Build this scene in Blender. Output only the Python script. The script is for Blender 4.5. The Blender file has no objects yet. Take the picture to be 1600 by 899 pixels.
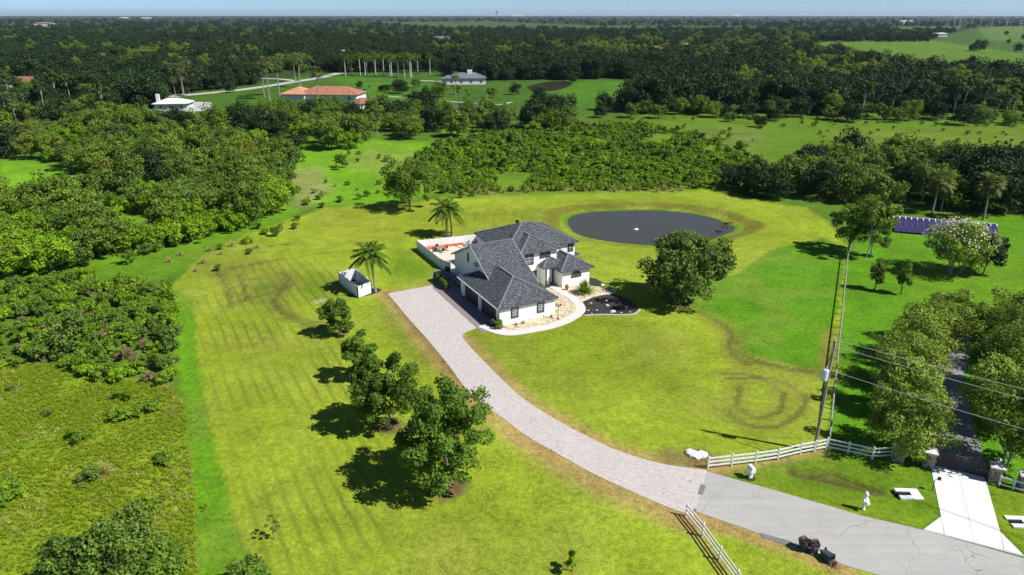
import bpy, bmesh, math, random
import numpy as np
from mathutils import Vector, Matrix

# ------------------------------------------------------------------ camera, sky, sun, exposure
sc = bpy.context.scene
F_PX, CAM_H, HORIZON = 1080.0, 40.0, 23.0          # focal length in photo pixels (1600 wide), drone height, horizon row
PITCH = math.atan((449.5 - HORIZON) / F_PX)
cam_d = bpy.data.cameras.new('camera'); cam = bpy.data.objects.new('camera', cam_d)
sc.collection.objects.link(cam); sc.camera = cam
cam.location = (0, 0, CAM_H); cam.rotation_euler = (math.pi / 2 - PITCH, 0, 0)
cam_d.sensor_width = 36.0; cam_d.lens = 36.0 * F_PX / 1600.0
cam_d.clip_start = 0.5; cam_d.clip_end = 60000
SUN_EL, SUN_AZ = math.radians(48), math.radians(-20)   # azimuth measured from +x towards +y
world = bpy.data.worlds.new('World'); sc.world = world; world.use_nodes = True
wn = world.node_tree.nodes; wn.clear()
sky = wn.new('ShaderNodeTexSky'); sky.sky_type = 'NISHITA'; sky.sun_disc = False
sky.sun_elevation = SUN_EL; sky.sun_rotation = math.pi / 2 - SUN_AZ
sky.altitude = 40; sky.air_density = 0.5; sky.dust_density = 0.15; sky.ozone_density = 7.0
bg = wn.new('ShaderNodeBackground'); bg.inputs['Strength'].default_value = 0.065
wo = wn.new('ShaderNodeOutputWorld')
world.node_tree.links.new(sky.outputs[0], bg.inputs[0]); world.node_tree.links.new(bg.outputs[0], wo.inputs[0])
sun_d = bpy.data.lights.new('sun', 'SUN'); sun_d.energy = 3.7; sun_d.angle = math.radians(0.53); sun_d.color = (1.0, 0.965, 0.91)
sun = bpy.data.objects.new('sun', sun_d); sc.collection.objects.link(sun)
sv = Vector((math.cos(SUN_EL) * math.cos(SUN_AZ), math.cos(SUN_EL) * math.sin(SUN_AZ), math.sin(SUN_EL)))
sun.rotation_euler = sv.to_track_quat('Z', 'Y').to_euler(); sun.location = (60, -20, 80)
sc.view_settings.view_transform = 'Standard'; sc.view_settings.look = 'None'
sc.view_settings.exposure = 0.85; sc.view_settings.gamma = 1.0; sc.view_settings.use_curve_mapping = False

# ------------------------------------------------------------------ pixel <-> ground helpers
CT, ST = math.cos(PITCH), math.sin(PITCH)
def g(x, y, z=0.0):
    """photo pixel -> point on the horizontal plane at height z"""
    u = (x - 800) / F_PX; v = (449.5 - y) / F_PX
    t = (z - CAM_H) / (-ST + v * CT)
    return (u * t, (CT + v * ST) * t)
def pix(X, Y, Z=0.0):
    Zc = Z - CAM_H; dep = Y * CT - Zc * ST; up = Y * ST + Zc * CT
    return 800 + F_PX * X / dep, 449.5 - F_PX * up / dep
def pix_np(X, Y):
    dep = np.maximum(Y * CT + CAM_H * ST, 5.0); up = Y * ST - CAM_H * CT
    return 800 + F_PX * X / dep, 449.5 - F_PX * up / dep
def depth(X, Y, Z=0.0): return Y * CT - (Z - CAM_H) * ST
def height_for(X, Y, ytop):
    lo, hi = 0.0, 39.0
    for _ in range(40):
        m = (lo + hi) / 2
        if pix(X, Y, m)[1] > ytop: lo = m
        else: hi = m
    return lo
def inpoly(px, py, poly):
    r = np.zeros(px.shape, bool); n = len(poly); j = n - 1
    for i in range(n):
        xi, yi = poly[i]; xj, yj = poly[j]
        if yi != yj:
            r ^= ((yi > py) != (yj > py)) & (px < (xj - xi) * (py - yi) / (yj - yi) + xi)
        j = i
    return r
def dseg(px, py, pts, closed=False):
    d = np.full(px.shape, 1e9); P = list(pts) + ([pts[0]] if closed else [])
    for (ax, ay), (bx, by) in zip(P[:-1], P[1:]):
        vx, vy = bx - ax, by - ay; L = vx * vx + vy * vy + 1e-9
        t = np.clip(((px - ax) * vx + (py - ay) * vy) / L, 0, 1)
        d = np.minimum(d, np.hypot(px - ax - t * vx, py - ay - t * vy))
    return d
def soft(px, py, poly, w):
    d = dseg(px, py, poly, True); s = np.where(inpoly(px, py, poly), d, -d)
    return np.clip(0.5 + s / (2 * w), 0, 1)
def sstep(a, b, x):
    t = np.clip((x - a) / (b - a), 0, 1); return t * t * (3 - 2 * t)
def curve_pts(pts, n=8):
    """Catmull-Rom through points"""
    P = [2 * np.array(pts[0]) - np.array(pts[1])] + [np.array(p, float) for p in pts] + [2 * np.array(pts[-1]) - np.array(pts[-2])]
    out = []
    for i in range(1, len(P) - 2):
        for k in range(n):
            t = k / n
            out.append(0.5 * ((2 * P[i]) + (-P[i-1] + P[i+1]) * t + (2*P[i-1] - 5*P[i] + 4*P[i+1] - P[i+2]) * t*t + (-P[i-1] + 3*P[i] - 3*P[i+1] + P[i+2]) * t**3))
    out.append(P[-2]); return [tuple(o) for o in out]
def vnoise(x, y, s, seed=0):
    """cheap smooth value noise, numpy"""
    x = x / s; y = y / s; xi = np.floor(x); yi = np.floor(y); fx = x - xi; fy = y - yi
    fx = fx * fx * (3 - 2 * fx); fy = fy * fy * (3 - 2 * fy)
    def h(a, b):
        v = np.sin(a * 127.1 + b * 311.7 + seed * 74.7) * 43758.5453
        return v - np.floor(v)
    return (h(xi, yi) * (1 - fx) + h(xi + 1, yi) * fx) * (1 - fy) + (h(xi, yi + 1) * (1 - fx) + h(xi + 1, yi + 1) * fx) * fy

# ------------------------------------------------------------------ mesh helpers
COL = sc.collection
def tag(o, label=None, cat=None, group=None, kind=None):
    if label: o['label'] = label
    if cat: o['category'] = cat
    if group: o['group'] = group
    if kind: o['kind'] = kind
    return o
def link(name, data, parent=None, loc=(0, 0, 0), rot=(0, 0, 0)):
    o = bpy.data.objects.new(name, data); COL.objects.link(o)
    o.location = loc; o.rotation_euler = rot
    if parent: o.parent = parent
    return o
def empty(name, loc=(0, 0, 0), rz=0.0): return link(name, None, None, loc, (0, 0, rz))
def fast_mesh(name, V, Q, mat, attrs=None):
    V = np.asarray(V, np.float32); Q = np.asarray(Q, np.int32); k = Q.shape[1]
    me = bpy.data.meshes.new(name)
    me.vertices.add(len(V)); me.vertices.foreach_set('co', V.ravel())
    me.loops.add(Q.size); me.loops.foreach_set('vertex_index', Q.ravel())
    me.polygons.add(len(Q)); me.polygons.foreach_set('loop_start', np.arange(0, Q.size, k, dtype=np.int32))
    for an, av in (attrs or {}).items():
        av = np.asarray(av, np.float32)
        if av.ndim == 1: a = me.attributes.new(an, 'FLOAT', 'POINT'); a.data.foreach_set('value', av)
        else: a = me.attributes.new(an, 'FLOAT_COLOR', 'POINT'); a.data.foreach_set('color', av.ravel())
    me.update(calc_edges=True)
    if mat: me.materials.append(mat)
    return me
class MB:
    def __init__(s): s.v = []; s.f = []
    def add(s, v, f):
        n = len(s.v); s.v += [tuple(p) for p in v]; s.f += [tuple(i + n for i in q) for q in f]; return s
    def box(s, x0, x1, y0, y1, z0, z1):
        v = [(x0,y0,z0),(x1,y0,z0),(x1,y1,z0),(x0,y1,z0),(x0,y0,z1),(x1,y0,z1),(x1,y1,z1),(x0,y1,z1)]
        return s.add(v, [(3,2,1,0),(4,5,6,7),(0,1,5,4),(1,2,6,5),(2,3,7,6),(3,0,4,7)])
    def bar(s, a, b, w, h, up=(0, 0, 1)):
        a = Vector(a); b = Vector(b); d = (b - a).normalized(); sd = d.cross(Vector(up))
        if sd.length < 1e-4: sd = d.cross(Vector((1, 0, 0)))
        sd.normalize(); u = sd.cross(d); sd *= w / 2; u *= h / 2
        v = [a-sd-u, a+sd-u, a+sd+u, a-sd+u, b-sd-u, b+sd-u, b+sd+u, b-sd+u]
        return s.add(v, [(0,1,2,3),(7,6,5,4),(0,4,5,1),(1,5,6,2),(2,6,7,3),(3,7,4,0)])
    def tube(s, pts, rad, n=7, cap=True):
        pts = [Vector(p) for p in pts]; rings = []; ref = Vector((0.31, 0.95, 0.1))
        for i, p in enumerate(pts):
            d = (pts[min(i+1, len(pts)-1)] - pts[max(i-1, 0)]).normalized()
            a = d.cross(ref)
            if a.length < 1e-3: a = d.cross(Vector((1, 0, 0)))
            a.normalize(); b = d.cross(a); r = rad[i] if hasattr(rad, '__len__') else rad
            rings.append([p + (a * math.cos(2*math.pi*k/n) + b * math.sin(2*math.pi*k/n)) * r for k in range(n)])
        v = [q for r in rings for q in r]
        f = [(i*n+k, i*n+(k+1) % n, (i+1)*n+(k+1) % n, (i+1)*n+k) for i in range(len(pts)-1) for k in range(n)]
        if cap: f += [tuple(range(n-1, -1, -1)), tuple(range((len(pts)-1)*n, len(pts)*n))]
        return s.add(v, f)
    def lathe(s, prof, n=16, c=(0, 0)):
        v = [(c[0] + r*math.cos(2*math.pi*k/n), c[1] + r*math.sin(2*math.pi*k/n), z) for r, z in prof for k in range(n)]
        m = len(prof)
        f = [(i*n+k, i*n+(k+1) % n, (i+1)*n+(k+1) % n, (i+1)*n+k) for i in range(m-1) for k in range(n)]
        return s.add(v, f + [tuple(range(n-1, -1, -1)), tuple(range((m-1)*n, m*n))])
    def prism(s, poly, z0, z1):
        A = sum(poly[i][0]*poly[(i+1) % len(poly)][1] - poly[(i+1) % len(poly)][0]*poly[i][1] for i in range(len(poly)))
        if A < 0: poly = list(poly)[::-1]
        n = len(poly); v = [(x, y, z0) for x, y in poly] + [(x, y, z1) for x, y in poly]
        return s.add(v, [tuple(range(n-1, -1, -1)), tuple(range(n, 2*n))] + [(i, (i+1) % n, n+(i+1) % n, n+i) for i in range(n)])
    def mesh(s, name, mat):
        me = bpy.data.meshes.new(name); me.from_pydata(s.v, [], s.f); me.update()
        if any(len(q) > 4 for q in s.f):
            bm = bmesh.new(); bm.from_mesh(me)
            bmesh.ops.triangulate(bm, faces=[q for q in bm.faces if len(q.verts) > 4]); bm.to_mesh(me); bm.free()
        if mat: me.materials.append(mat)
        return me
    def build(s, name, mat, parent=None, loc=(0, 0, 0), rot=(0, 0, 0), smooth=False):
        me = s.mesh(name, mat)
        if smooth: me.polygons.foreach_set('use_smooth', [True] * len(me.polygons))
        return link(name, me, parent, loc, rot)
def copy_tree(o, parent=None):
    c = o.copy(); COL.objects.link(c); c.parent = parent
    for ch in list(o.children): copy_tree(ch, c)
    return c

# ------------------------------------------------------------------ materials
def new_mat(name):
    m = bpy.data.materials.new(name); m.use_nodes = True
    nt = m.node_tree; b = nt.nodes['Principled BSDF']; return m, nt, b
def N(nt, t, **kw):
    n = nt.nodes.new(t)
    for k, v in kw.items(): setattr(n, k, v)
    return n
def ramp(nt, fac, stops):
    r = N(nt, 'ShaderNodeValToRGB'); e = r.color_ramp.elements
    while len(e) < len(stops): e.new(0.5)
    for i, (p, c) in enumerate(stops): e[i].position = p; e[i].color = (*c, 1) if len(c) == 3 else c
    nt.links.new(fac, r.inputs[0]); return r.outputs[0]
def noise(nt, vec, scale, detail=3, rough=0.55):
    n = N(nt, 'ShaderNodeTexNoise'); n.inputs['Scale'].default_value = scale
    n.inputs['Detail'].default_value = detail; n.inputs['Roughness'].default_value = rough
    if vec is not None: nt.links.new(vec, n.inputs['Vector'])
    return n.outputs[0]
def mixc(nt, fac, a, b, mode='MIX'):
    m = N(nt, 'ShaderNodeMix', data_type='RGBA', blend_type=mode)
    for s, v in ((m.inputs[0], fac), (m.inputs[6], a), (m.inputs[7], b)):
        if hasattr(v, 'links'): nt.links.new(v, s)
        elif isinstance(v, (int, float)): s.default_value = v
        else: s.default_value = (*v, 1)
    return m.outputs[2]
def mth(nt, op, a, b=None, clamp=False):
    m = N(nt, 'ShaderNodeMath', operation=op, use_clamp=clamp)
    for s, v in ((m.inputs[0], a), (m.inputs[1], b)):
        if v is None: continue
        if hasattr(v, 'links'): nt.links.new(v, s)
        else: s.default_value = v
    return m.outputs[0]
def wpos(nt): return N(nt, 'ShaderNodeNewGeometry').outputs['Position']
def opos(nt): return N(nt, 'ShaderNodeTexCoord').outputs['Object']
def bump(nt, b, h, strength, dist):
    n = N(nt, 'ShaderNodeBump'); n.inputs['Strength'].default_value = strength; n.inputs['Distance'].default_value = dist
    nt.links.new(h, n.inputs['Height']); nt.links.new(n.outputs[0], b.inputs['Normal'])
def simple(name, col, rough=0.7, var=0.15, scale=2.0, metal=0.0, bmp=0.0, spec=0.3):
    m, nt, b = new_mat(name); v = opos(nt); n = noise(nt, v, scale, 4)
    lo = tuple(c * (1 - var) for c in col); hi = tuple(min(1, c * (1 + var)) for c in col)
    nt.links.new(ramp(nt, n, [(0.3, lo), (0.7, hi)]), b.inputs['Base Color'])
    b.inputs['Roughness'].default_value = rough; b.inputs['Metallic'].default_value = metal
    b.inputs['Specular IOR Level'].default_value = spec
    if bmp: bump(nt, b, noise(nt, v, scale * 8, 3), 0.6, bmp)
    return m
def foliage(name, dark, light, trans=0.22):
    """leaf material: clump tint from the mesh, per-tree shift from Object Info"""
    m, nt, b = new_mat(name); nt.nodes.remove(b); out = nt.nodes['Material Output']
    at = N(nt, 'ShaderNodeAttribute', attribute_name='tint').outputs['Fac']
    rnd = N(nt, 'ShaderNodeObjectInfo').outputs['Random']
    f = mth(nt, 'ADD', mth(nt, 'MULTIPLY', at, 0.75), mth(nt, 'MULTIPLY', rnd, 0.32))
    c = ramp(nt, f, [(0.05, dark), (0.95, light)])
    d = N(nt, 'ShaderNodeBsdfPrincipled'); d.inputs['Roughness'].default_value = 0.6; d.inputs['Specular IOR Level'].default_value = 0.14
    nt.links.new(c, d.inputs['Base Color'])
    t = N(nt, 'ShaderNodeBsdfTranslucent')
    nt.links.new(mixc(nt, 0.6, c, (light[0] * 1.5, light[1] * 1.4, light[2] * 0.6)), t.inputs['Color'])
    mx = N(nt, 'ShaderNodeMixShader'); mx.inputs[0].default_value = trans
    nt.links.new(d.outputs[0], mx.inputs[1]); nt.links.new(t.outputs[0], mx.inputs[2]); nt.links.new(mx.outputs[0], out.inputs[0])
    return m
M = {}
M['bark'] = simple('bark', (0.16, 0.125, 0.095), 0.9, 0.4, 3.0, bmp=0.03)
M['bark_pale'] = simple('bark_pale', (0.36, 0.33, 0.29), 0.9, 0.25, 3.0, bmp=0.02)
M['palm_bark'] = simple('palm_bark', (0.30, 0.26, 0.21), 0.9, 0.25, 4.0, bmp=0.02)
M['royal_bark'] = simple('royal_bark', (0.42, 0.40, 0.37), 0.85, 0.15, 4.0)
M['leaf_orchard'] = foliage('leaf_orchard', (0.029, 0.058, 0.008), (0.157, 0.274, 0.029))
M['leaf_big'] = foliage('leaf_big', (0.028, 0.057, 0.01), (0.161, 0.247, 0.041), 0.15)
M['leaf_oak'] = foliage('leaf_oak', (0.039, 0.076, 0.01), (0.201, 0.305, 0.032))
M['leaf_dark_cloudshade'] = foliage('leaf_dark_cloudshade', (0.01, 0.025, 0.007), (0.04, 0.076, 0.018), 0.12)  # dark oak green, deepened so leaf colour carries the far cloud shade
M['leaf_bright'] = foliage('leaf_bright', (0.063, 0.132, 0.007), (0.247, 0.408, 0.016))
M['leaf_yellow'] = foliage('leaf_yellow', (0.073, 0.103, 0.012), (0.23, 0.278, 0.032))
M['leaf_olive'] = foliage('leaf_olive', (0.043, 0.083, 0.013), (0.169, 0.269, 0.037), 0.15)
M['leaf_pine'] = foliage('leaf_pine', (0.022, 0.048, 0.009), (0.08, 0.135, 0.024), 0.1)  # pine green darkened with the back woods to imitate cloud shade
M['leaf_avenue'] = foliage('leaf_avenue', (0.065, 0.110, 0.010), (0.310, 0.415, 0.065))
M['leaf_shrub'] = foliage('leaf_shrub', (0.05, 0.104, 0.009), (0.218, 0.354, 0.024))
M['leaf_palm'] = foliage('leaf_palm', (0.04, 0.085, 0.01), (0.15, 0.25, 0.03))
M['leaf_sabal'] = foliage('leaf_sabal', (0.050, 0.077, 0.018), (0.188, 0.213, 0.062))
M['leaf_agave'] = foliage('leaf_agave', (0.08, 0.17, 0.01), (0.3, 0.44, 0.03))
M['grass_blade'] = foliage('grass_blade', (0.16, 0.24, 0.012), (0.3, 0.4, 0.022))
M['straw'] = foliage('straw', (0.26, 0.25, 0.06), (0.52, 0.47, 0.17), 0.2)
M['dead_twig'] = foliage('dead_twig', (0.16, 0.09, 0.045), (0.42, 0.27, 0.15), 0.1)
M['twig_grey'] = foliage('twig_grey', (0.12, 0.095, 0.045), (0.27, 0.21, 0.10), 0.1)
M['flower'] = foliage('flower', (0.5, 0.5, 0.34), (0.72, 0.70, 0.55), 0.2)
M['white_vinyl'] = simple('white_vinyl', (0.80, 0.80, 0.80), 0.45, 0.04, 1.0)
M['stucco'] = simple('stucco', (0.80, 0.80, 0.79), 0.85, 0.03, 3.0, bmp=0.004)
M['dark_trim'] = simple('dark_trim', (0.022, 0.022, 0.025), 0.5, 0.2)
M['black'] = simple('black', (0.012, 0.012, 0.013), 0.45, 0.3)
M['garage'] = simple('garage', (0.035, 0.028, 0.026), 0.5, 0.2)
M['fascia'] = simple('fascia', (0.10, 0.105, 0.115), 0.6, 0.1)
M['gutter'] = simple('gutter', (0.55, 0.56, 0.57), 0.5, 0.05)
M['metal_grey'] = simple('metal_grey', (0.32, 0.33, 0.35), 0.45, 0.15, metal=0.4)
M['transformer'] = simple('transformer', (0.62, 0.63, 0.66), 0.5, 0.06)
M['wire'] = simple('wire', (0.42, 0.42, 0.44), 0.5, 0.05)
M['iron'] = simple('iron', (0.02, 0.02, 0.022), 0.4, 0.2)
M['wood_pole'] = simple('wood_pole', (0.28, 0.25, 0.21), 0.9, 0.2, 2.0)
M['wood_grey'] = simple('wood_grey', (0.33, 0.32, 0.28), 0.9, 0.25, 2.0)
M['wood_brown'] = simple('wood_brown', (0.13, 0.085, 0.055), 0.9, 0.25, 2.0)
M['concrete'] = simple('concrete', (0.72, 0.71, 0.68), 0.85, 0.05, 0.8, bmp=0.003)
M['joint'] = simple('joint', (0.42, 0.41, 0.38), 0.95, 0.1, 2.0)
M['cap_stone'] = simple('cap_stone', (0.60, 0.57, 0.52), 0.85, 0.12, 3.0)
M['bin'] = simple('bin', (0.045, 0.065, 0.085), 0.5, 0.15)
M['terracotta'] = simple('terracotta', (0.50, 0.13, 0.06), 0.8, 0.15, 3.0)
M['deck'] = simple('deck', (0.62, 0.53, 0.42), 0.85, 0.08, 1.0)
M['tan'] = simple('tan', (0.45, 0.40, 0.26), 0.8, 0.1)
M['rock'] = simple('rock', (0.56, 0.54, 0.50), 0.9, 0.2, 3.0, bmp=0.03)
M['roof_red'] = simple('roof_red', (0.34, 0.15, 0.09), 0.85, 0.25, 0.6)
M['roof_orange'] = simple('roof_orange', (0.50, 0.24, 0.13), 0.85, 0.2, 0.6)
M['roof_brown'] = simple('roof_brown', (0.25, 0.125, 0.08), 0.85, 0.25, 0.6)
M['roof_teal'] = simple('roof_teal', (0.10, 0.33, 0.33), 0.6, 0.15, 0.6)
M['roof_pale'] = simple('roof_pale', (0.62, 0.64, 0.64), 0.7, 0.06, 0.6)
M['roof_grey'] = simple('roof_grey', (0.13, 0.145, 0.16), 0.85, 0.25, 0.6)
M['far_wall'] = simple('far_wall', (0.66, 0.66, 0.66), 0.85, 0.05, 0.6)
M['mesh_cage'] = simple('mesh_cage', (0.07, 0.08, 0.09), 0.7, 0.2)
# window glass: dark reflective pane
m, nt, b = new_mat('pane'); b.inputs['Base Color'].default_value = (0.10, 0.115, 0.13, 1); b.inputs['Roughness'].default_value = 0.08
b.inputs['Specular IOR Level'].default_value = 0.8; M['pane'] = m
# shingle roof: mottled tabs laid in courses
m, nt, b = new_mat('shingle'); v = opos(nt)
mp = N(nt, 'ShaderNodeMapping'); mp.inputs['Scale'].default_value = (1.0, 1.0, 3.2); nt.links.new(v, mp.inputs[0])
n1 = noise(nt, mp.outputs[0], 2.6, 2, 0.7); n2 = noise(nt, mp.outputs[0], 9.0, 2, 0.6); n3 = noise(nt, v, 0.5, 2)
s = mth(nt, 'ADD', mth(nt, 'MULTIPLY', n1, 0.55), mth(nt, 'MULTIPLY', n2, 0.45))
c = ramp(nt, s, [(0.40, (0.020, 0.023, 0.028)), (0.5, (0.060, 0.066, 0.076)), (0.60, (0.170, 0.180, 0.195))])
nt.links.new(mixc(nt, mth(nt, 'MULTIPLY', n3, 0.35), c, (0.085, 0.092, 0.102)), b.inputs['Base Color'])
b.inputs['Roughness'].default_value = 0.85; b.inputs['Specular IOR Level'].default_value = 0.2
sep = N(nt, 'ShaderNodeSeparateXYZ'); nt.links.new(v, sep.inputs[0])
saw = mth(nt, 'FRACT', mth(nt, 'MULTIPLY', sep.outputs[2], 14.0)); bump(nt, b, mth(nt, 'ADD', saw, n2), 0.5, 0.02); M['shingle'] = m
M['ridge'] = simple('ridge', (0.17, 0.185, 0.205), 0.85, 0.2, 4.0)
# stone-faced pillars
m, nt, b = new_mat('stone_face'); v = opos(nt); vo = N(nt, 'ShaderNodeTexVoronoi'); vo.inputs['Scale'].default_value = 5.5; nt.links.new(v, vo.inputs['Vector'])
sp = N(nt, 'ShaderNodeSeparateColor'); nt.links.new(vo.outputs['Color'], sp.inputs[0])
c = ramp(nt, sp.outputs[0], [(0.1, (0.14, 0.105, 0.075)), (0.45, (0.30, 0.24, 0.17)), (0.8, (0.42, 0.36, 0.29)), (1.0, (0.26, 0.25, 0.24))])
nt.links.new(mixc(nt, 0.3, c, noise(nt, v, 14, 3), 'OVERLAY'), b.inputs['Base Color']); b.inputs['Roughness'].default_value = 0.9
bump(nt, b, vo.outputs['Distance'], 0.9, 0.06); M['stone_face'] = m
# block pavers
def paver_mat(name, a, c2, sx, grime, specks):
    m, nt, b = new_mat(name); v = wpos(nt)
    mp = N(nt, 'ShaderNodeMapping'); mp.inputs['Rotation'].default_value = (0, 0, 0.42); nt.links.new(v, mp.inputs[0])
    br = N(nt, 'ShaderNodeTexBrick'); nt.links.new(mp.outputs[0], br.inputs['Vector']); br.inputs['Scale'].default_value = sx
    br.inputs['Color1'].default_value = (*a, 1); br.inputs['Color2'].default_value = (*c2, 1)
    br.inputs['Mortar'].default_value = (a[0]*0.45, a[1]*0.42, a[2]*0.40, 1); br.inputs['Mortar Size'].default_value = 0.035
    br.inputs['Brick Width'].default_value = 0.5; br.inputs['Row Height'].default_value = 0.25
    n1 = noise(nt, v, 0.25, 4); n2 = noise(nt, v, 1.9, 4, 0.7)
    c = mixc(nt, ramp(nt, n1, [(0.35, (0, 0, 0)), (0.75, (grime,) * 3)]), br.outputs[0], (a[0]*0.62, a[1]*0.60, a[2]*0.56))
    c = mixc(nt, ramp(nt, n2, [(0.4, (0, 0, 0)), (0.72, (0.5,) * 3)]), c, (a[0]*0.72, a[1]*0.70, a[2]*0.70))
    vo = N(nt, 'ShaderNodeTexVoronoi'); vo.inputs['Scale'].default_value = 1.7; nt.links.new(v, vo.inputs['Vector'])
    dk = mth(nt, 'LESS_THAN', vo.outputs['Distance'], specks); n4 = noise(nt, v, 0.13, 2)
    dk = mth(nt, 'MULTIPLY', dk, mth(nt, 'GREATER_THAN', n4, 0.52))
    nt.links.new(mixc(nt, mth(nt, 'MULTIPLY', dk, 0.75), c, (0.05, 0.045, 0.04)), b.inputs['Base Color'])
    b.inputs['Roughness'].default_value = 0.85; bump(nt, b, br.outputs['Fac'], -0.5, 0.01); return m
M['paver'] = paver_mat('paver', (0.66, 0.615, 0.585), (0.47, 0.425, 0.40), 1.5, 0.4, 0.13)
M['paver_dark'] = paver_mat('paver_dark', (0.31, 0.27, 0.265), (0.25, 0.215, 0.21), 2.2, 0.35, 0.0)
M['path'] = simple('path', (0.60, 0.565, 0.54), 0.85, 0.10, 1.2)
# aged concrete road
m, nt, b = new_mat('road_surface'); v = wpos(nt)
c = ramp(nt, noise(nt, v, 0.22, 5, 0.65), [(0.3, (0.27, 0.265, 0.25)), (0.55, (0.37, 0.36, 0.335)), (0.75, (0.46, 0.445, 0.41))])
mp = N(nt, 'ShaderNodeMapping'); mp.inputs['Rotation'].default_value = (0, 0, 0.38); mp.inputs['Scale'].default_value = (0.10, 1.6, 1); nt.links.new(v, mp.inputs[0])
c = mixc(nt, 0.45, c, ramp(nt, noise(nt, mp.outputs[0], 1.0, 4), [(0.3, (0.28, 0.275, 0.26)), (0.7, (0.45, 0.44, 0.41))]))
c = mixc(nt, 0.35, c, ramp(nt, noise(nt, v, 9, 3), [(0.3, (0.25, 0.245, 0.23)), (0.7, (0.48, 0.47, 0.44))]))
vo = N(nt, 'ShaderNodeTexVoronoi', feature='DISTANCE_TO_EDGE'); vo.inputs['Scale'].default_value = 0.16
wv = N(nt, 'ShaderNodeVectorMath', operation='ADD'); nt.links.new(v, wv.inputs[0])
nv = N(nt, 'ShaderNodeTexNoise'); nv.inputs['Scale'].default_value = 0.6; nt.links.new(v, nv.inputs[0]); nt.links.new(nv.outputs['Color'], wv.inputs[1]); nt.links.new(wv.outputs[0], vo.inputs['Vector'])
cr = mth(nt, 'LESS_THAN', vo.outputs['Distance'], 0.0022)
nt.links.new(mixc(nt, mth(nt, 'MULTIPLY', cr, 0.55), c, (0.12, 0.115, 0.10)), b.inputs['Base Color']); b.inputs['Roughness'].default_value = 0.9; M['road'] = m
M['asphalt'] = simple('asphalt', (0.23, 0.225, 0.225), 0.9, 0.2, 1.0)
M['far_road'] = simple('far_road', (0.42, 0.41, 0.39), 0.9, 0.12, 0.3)
M['patch'] = simple('patch', (0.17, 0.17, 0.17), 0.9, 0.12, 2.0)
def stones(name, cols, scale, bmp):
    m, nt, b = new_mat(name); v = wpos(nt); vo = N(nt, 'ShaderNodeTexVoronoi'); vo.inputs['Scale'].default_value = scale; nt.links.new(v, vo.inputs['Vector'])
    sp = N(nt, 'ShaderNodeSeparateColor'); nt.links.new(vo.outputs['Color'], sp.inputs[0])
    k = len(cols); c = ramp(nt, sp.outputs[0], [(i / (k - 1), q) for i, q in enumerate(cols)])
    nt.links.new(mixc(nt, ramp(nt, noise(nt, v, 0.9, 3), [(0.4, (0, 0, 0)), (0.75, (0.55,) * 3)]), c, tuple(q * 0.6 for q in cols[0])), b.inputs['Base Color'])
    b.inputs['Roughness'].default_value = 0.95; bump(nt, b, vo.outputs['Distance'], -1.0, bmp); return m
M['gravel'] = stones('gravel', [(0.42, 0.33, 0.19), (0.58, 0.49, 0.33), (0.68, 0.62, 0.47), (0.34, 0.24, 0.14)], 3.4, 0.08)
M['mulch'] = stones('mulch', [(0.022, 0.017, 0.015), (0.045, 0.034, 0.030), (0.035, 0.028, 0.025)], 6.0, 0.06)
M['mulch_red'] = stones('mulch_red', [(0.10, 0.05, 0.035), (0.16, 0.085, 0.055)], 6.0, 0.05)
# water
m, nt, b = new_mat('water'); v = wpos(nt); b.inputs['Base Color'].default_value = (0.060, 0.056, 0.034, 1)
b.inputs['Roughness'].default_value = 0.06; b.inputs['IOR'].default_value = 1.33; b.inputs['Specular IOR Level'].default_value = 0.5
bump(nt, b, noise(nt, v, 0.9, 4), 0.25, 0.03); M['water'] = m
# solar cells
m, nt, b = new_mat('solar'); v = opos(nt); br = N(nt, 'ShaderNodeTexChecker'); br.inputs['Scale'].default_value = 6.0; nt.links.new(v, br.inputs[0])
nt.links.new(mixc(nt, br.outputs[1], (0.040, 0.030, 0.11), (0.050, 0.038, 0.135)), b.inputs['Base Color']); b.inputs['Roughness'].default_value = 0.25; M['solar'] = m

# ------------------------------------------------------------------ ground: one sheet to the horizon
rng = np.random.default_rng(7); random.seed(7)
ys = [-120.0, -60.0, -20.0, 5.0, 20.0]
while ys[-1] < 330: ys.append(ys[-1] + max(0.34, 0.0078 * ys[-1]))
while ys[-1] < 24000: ys.append(ys[-1] * 1.021)
ys = np.array(ys); tt = np.linspace(-1, 1, 561)
YY, TT = np.meshgrid(ys, tt, indexing='ij'); XX = TT * (0.92 * np.maximum(YY, 0) + 60 + 0.15 * np.abs(YY))
PX, PY = pix_np(XX, YY)
wob = (vnoise(XX, YY, 3.0, 1) - 0.5) * 1.0 + (vnoise(XX, YY, 0.9, 2) - 0.5) * 0.6
dd = np.maximum(YY * CT + CAM_H * ST, 5.0); mpp = F_PX / dd                  # photo pixels per metre
PXw = PX + wob * mpp * 0.55; PYw = PY + (vnoise(XX, YY, 2.6, 5) - 0.5) * mpp * 0.45
PC, PA, PB = (28.3, 138.4), 16.4, 12.2                                        # pond centre and half-axes
th_ = np.arctan2((YY - PC[1]) / PB, (XX - PC[0]) / PA)
edge = 1 + 0.035 * np.sin(3 * th_ + 0.6) + 0.025 * np.sin(5 * th_ + 2.0) - 0.06 * np.exp(-((th_ - 0.2) ** 2) / 0.02)
pr_ = np.hypot((XX - PC[0]) / PA, (YY - PC[1]) / PB) / edge
pd = (pr_ - 1) * 14.0 * np.where(pr_ < 3, 1, 1)
Z = np.where(pd < 6, -0.9 + 0.9 * sstep(0, 6, pd) - 1.0 * sstep(0, -4, pd), 0.0)
ditch = [g(1236, 737), g(1290, 748), g(1340, 758), g(1372, 766), g(1410, 772)]
dd_ = dseg(XX, YY, ditch); Z = Z - 0.30 * (1 - sstep(0.1, 1.1, dd_))
C = np.zeros(XX.shape + (3,))
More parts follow.
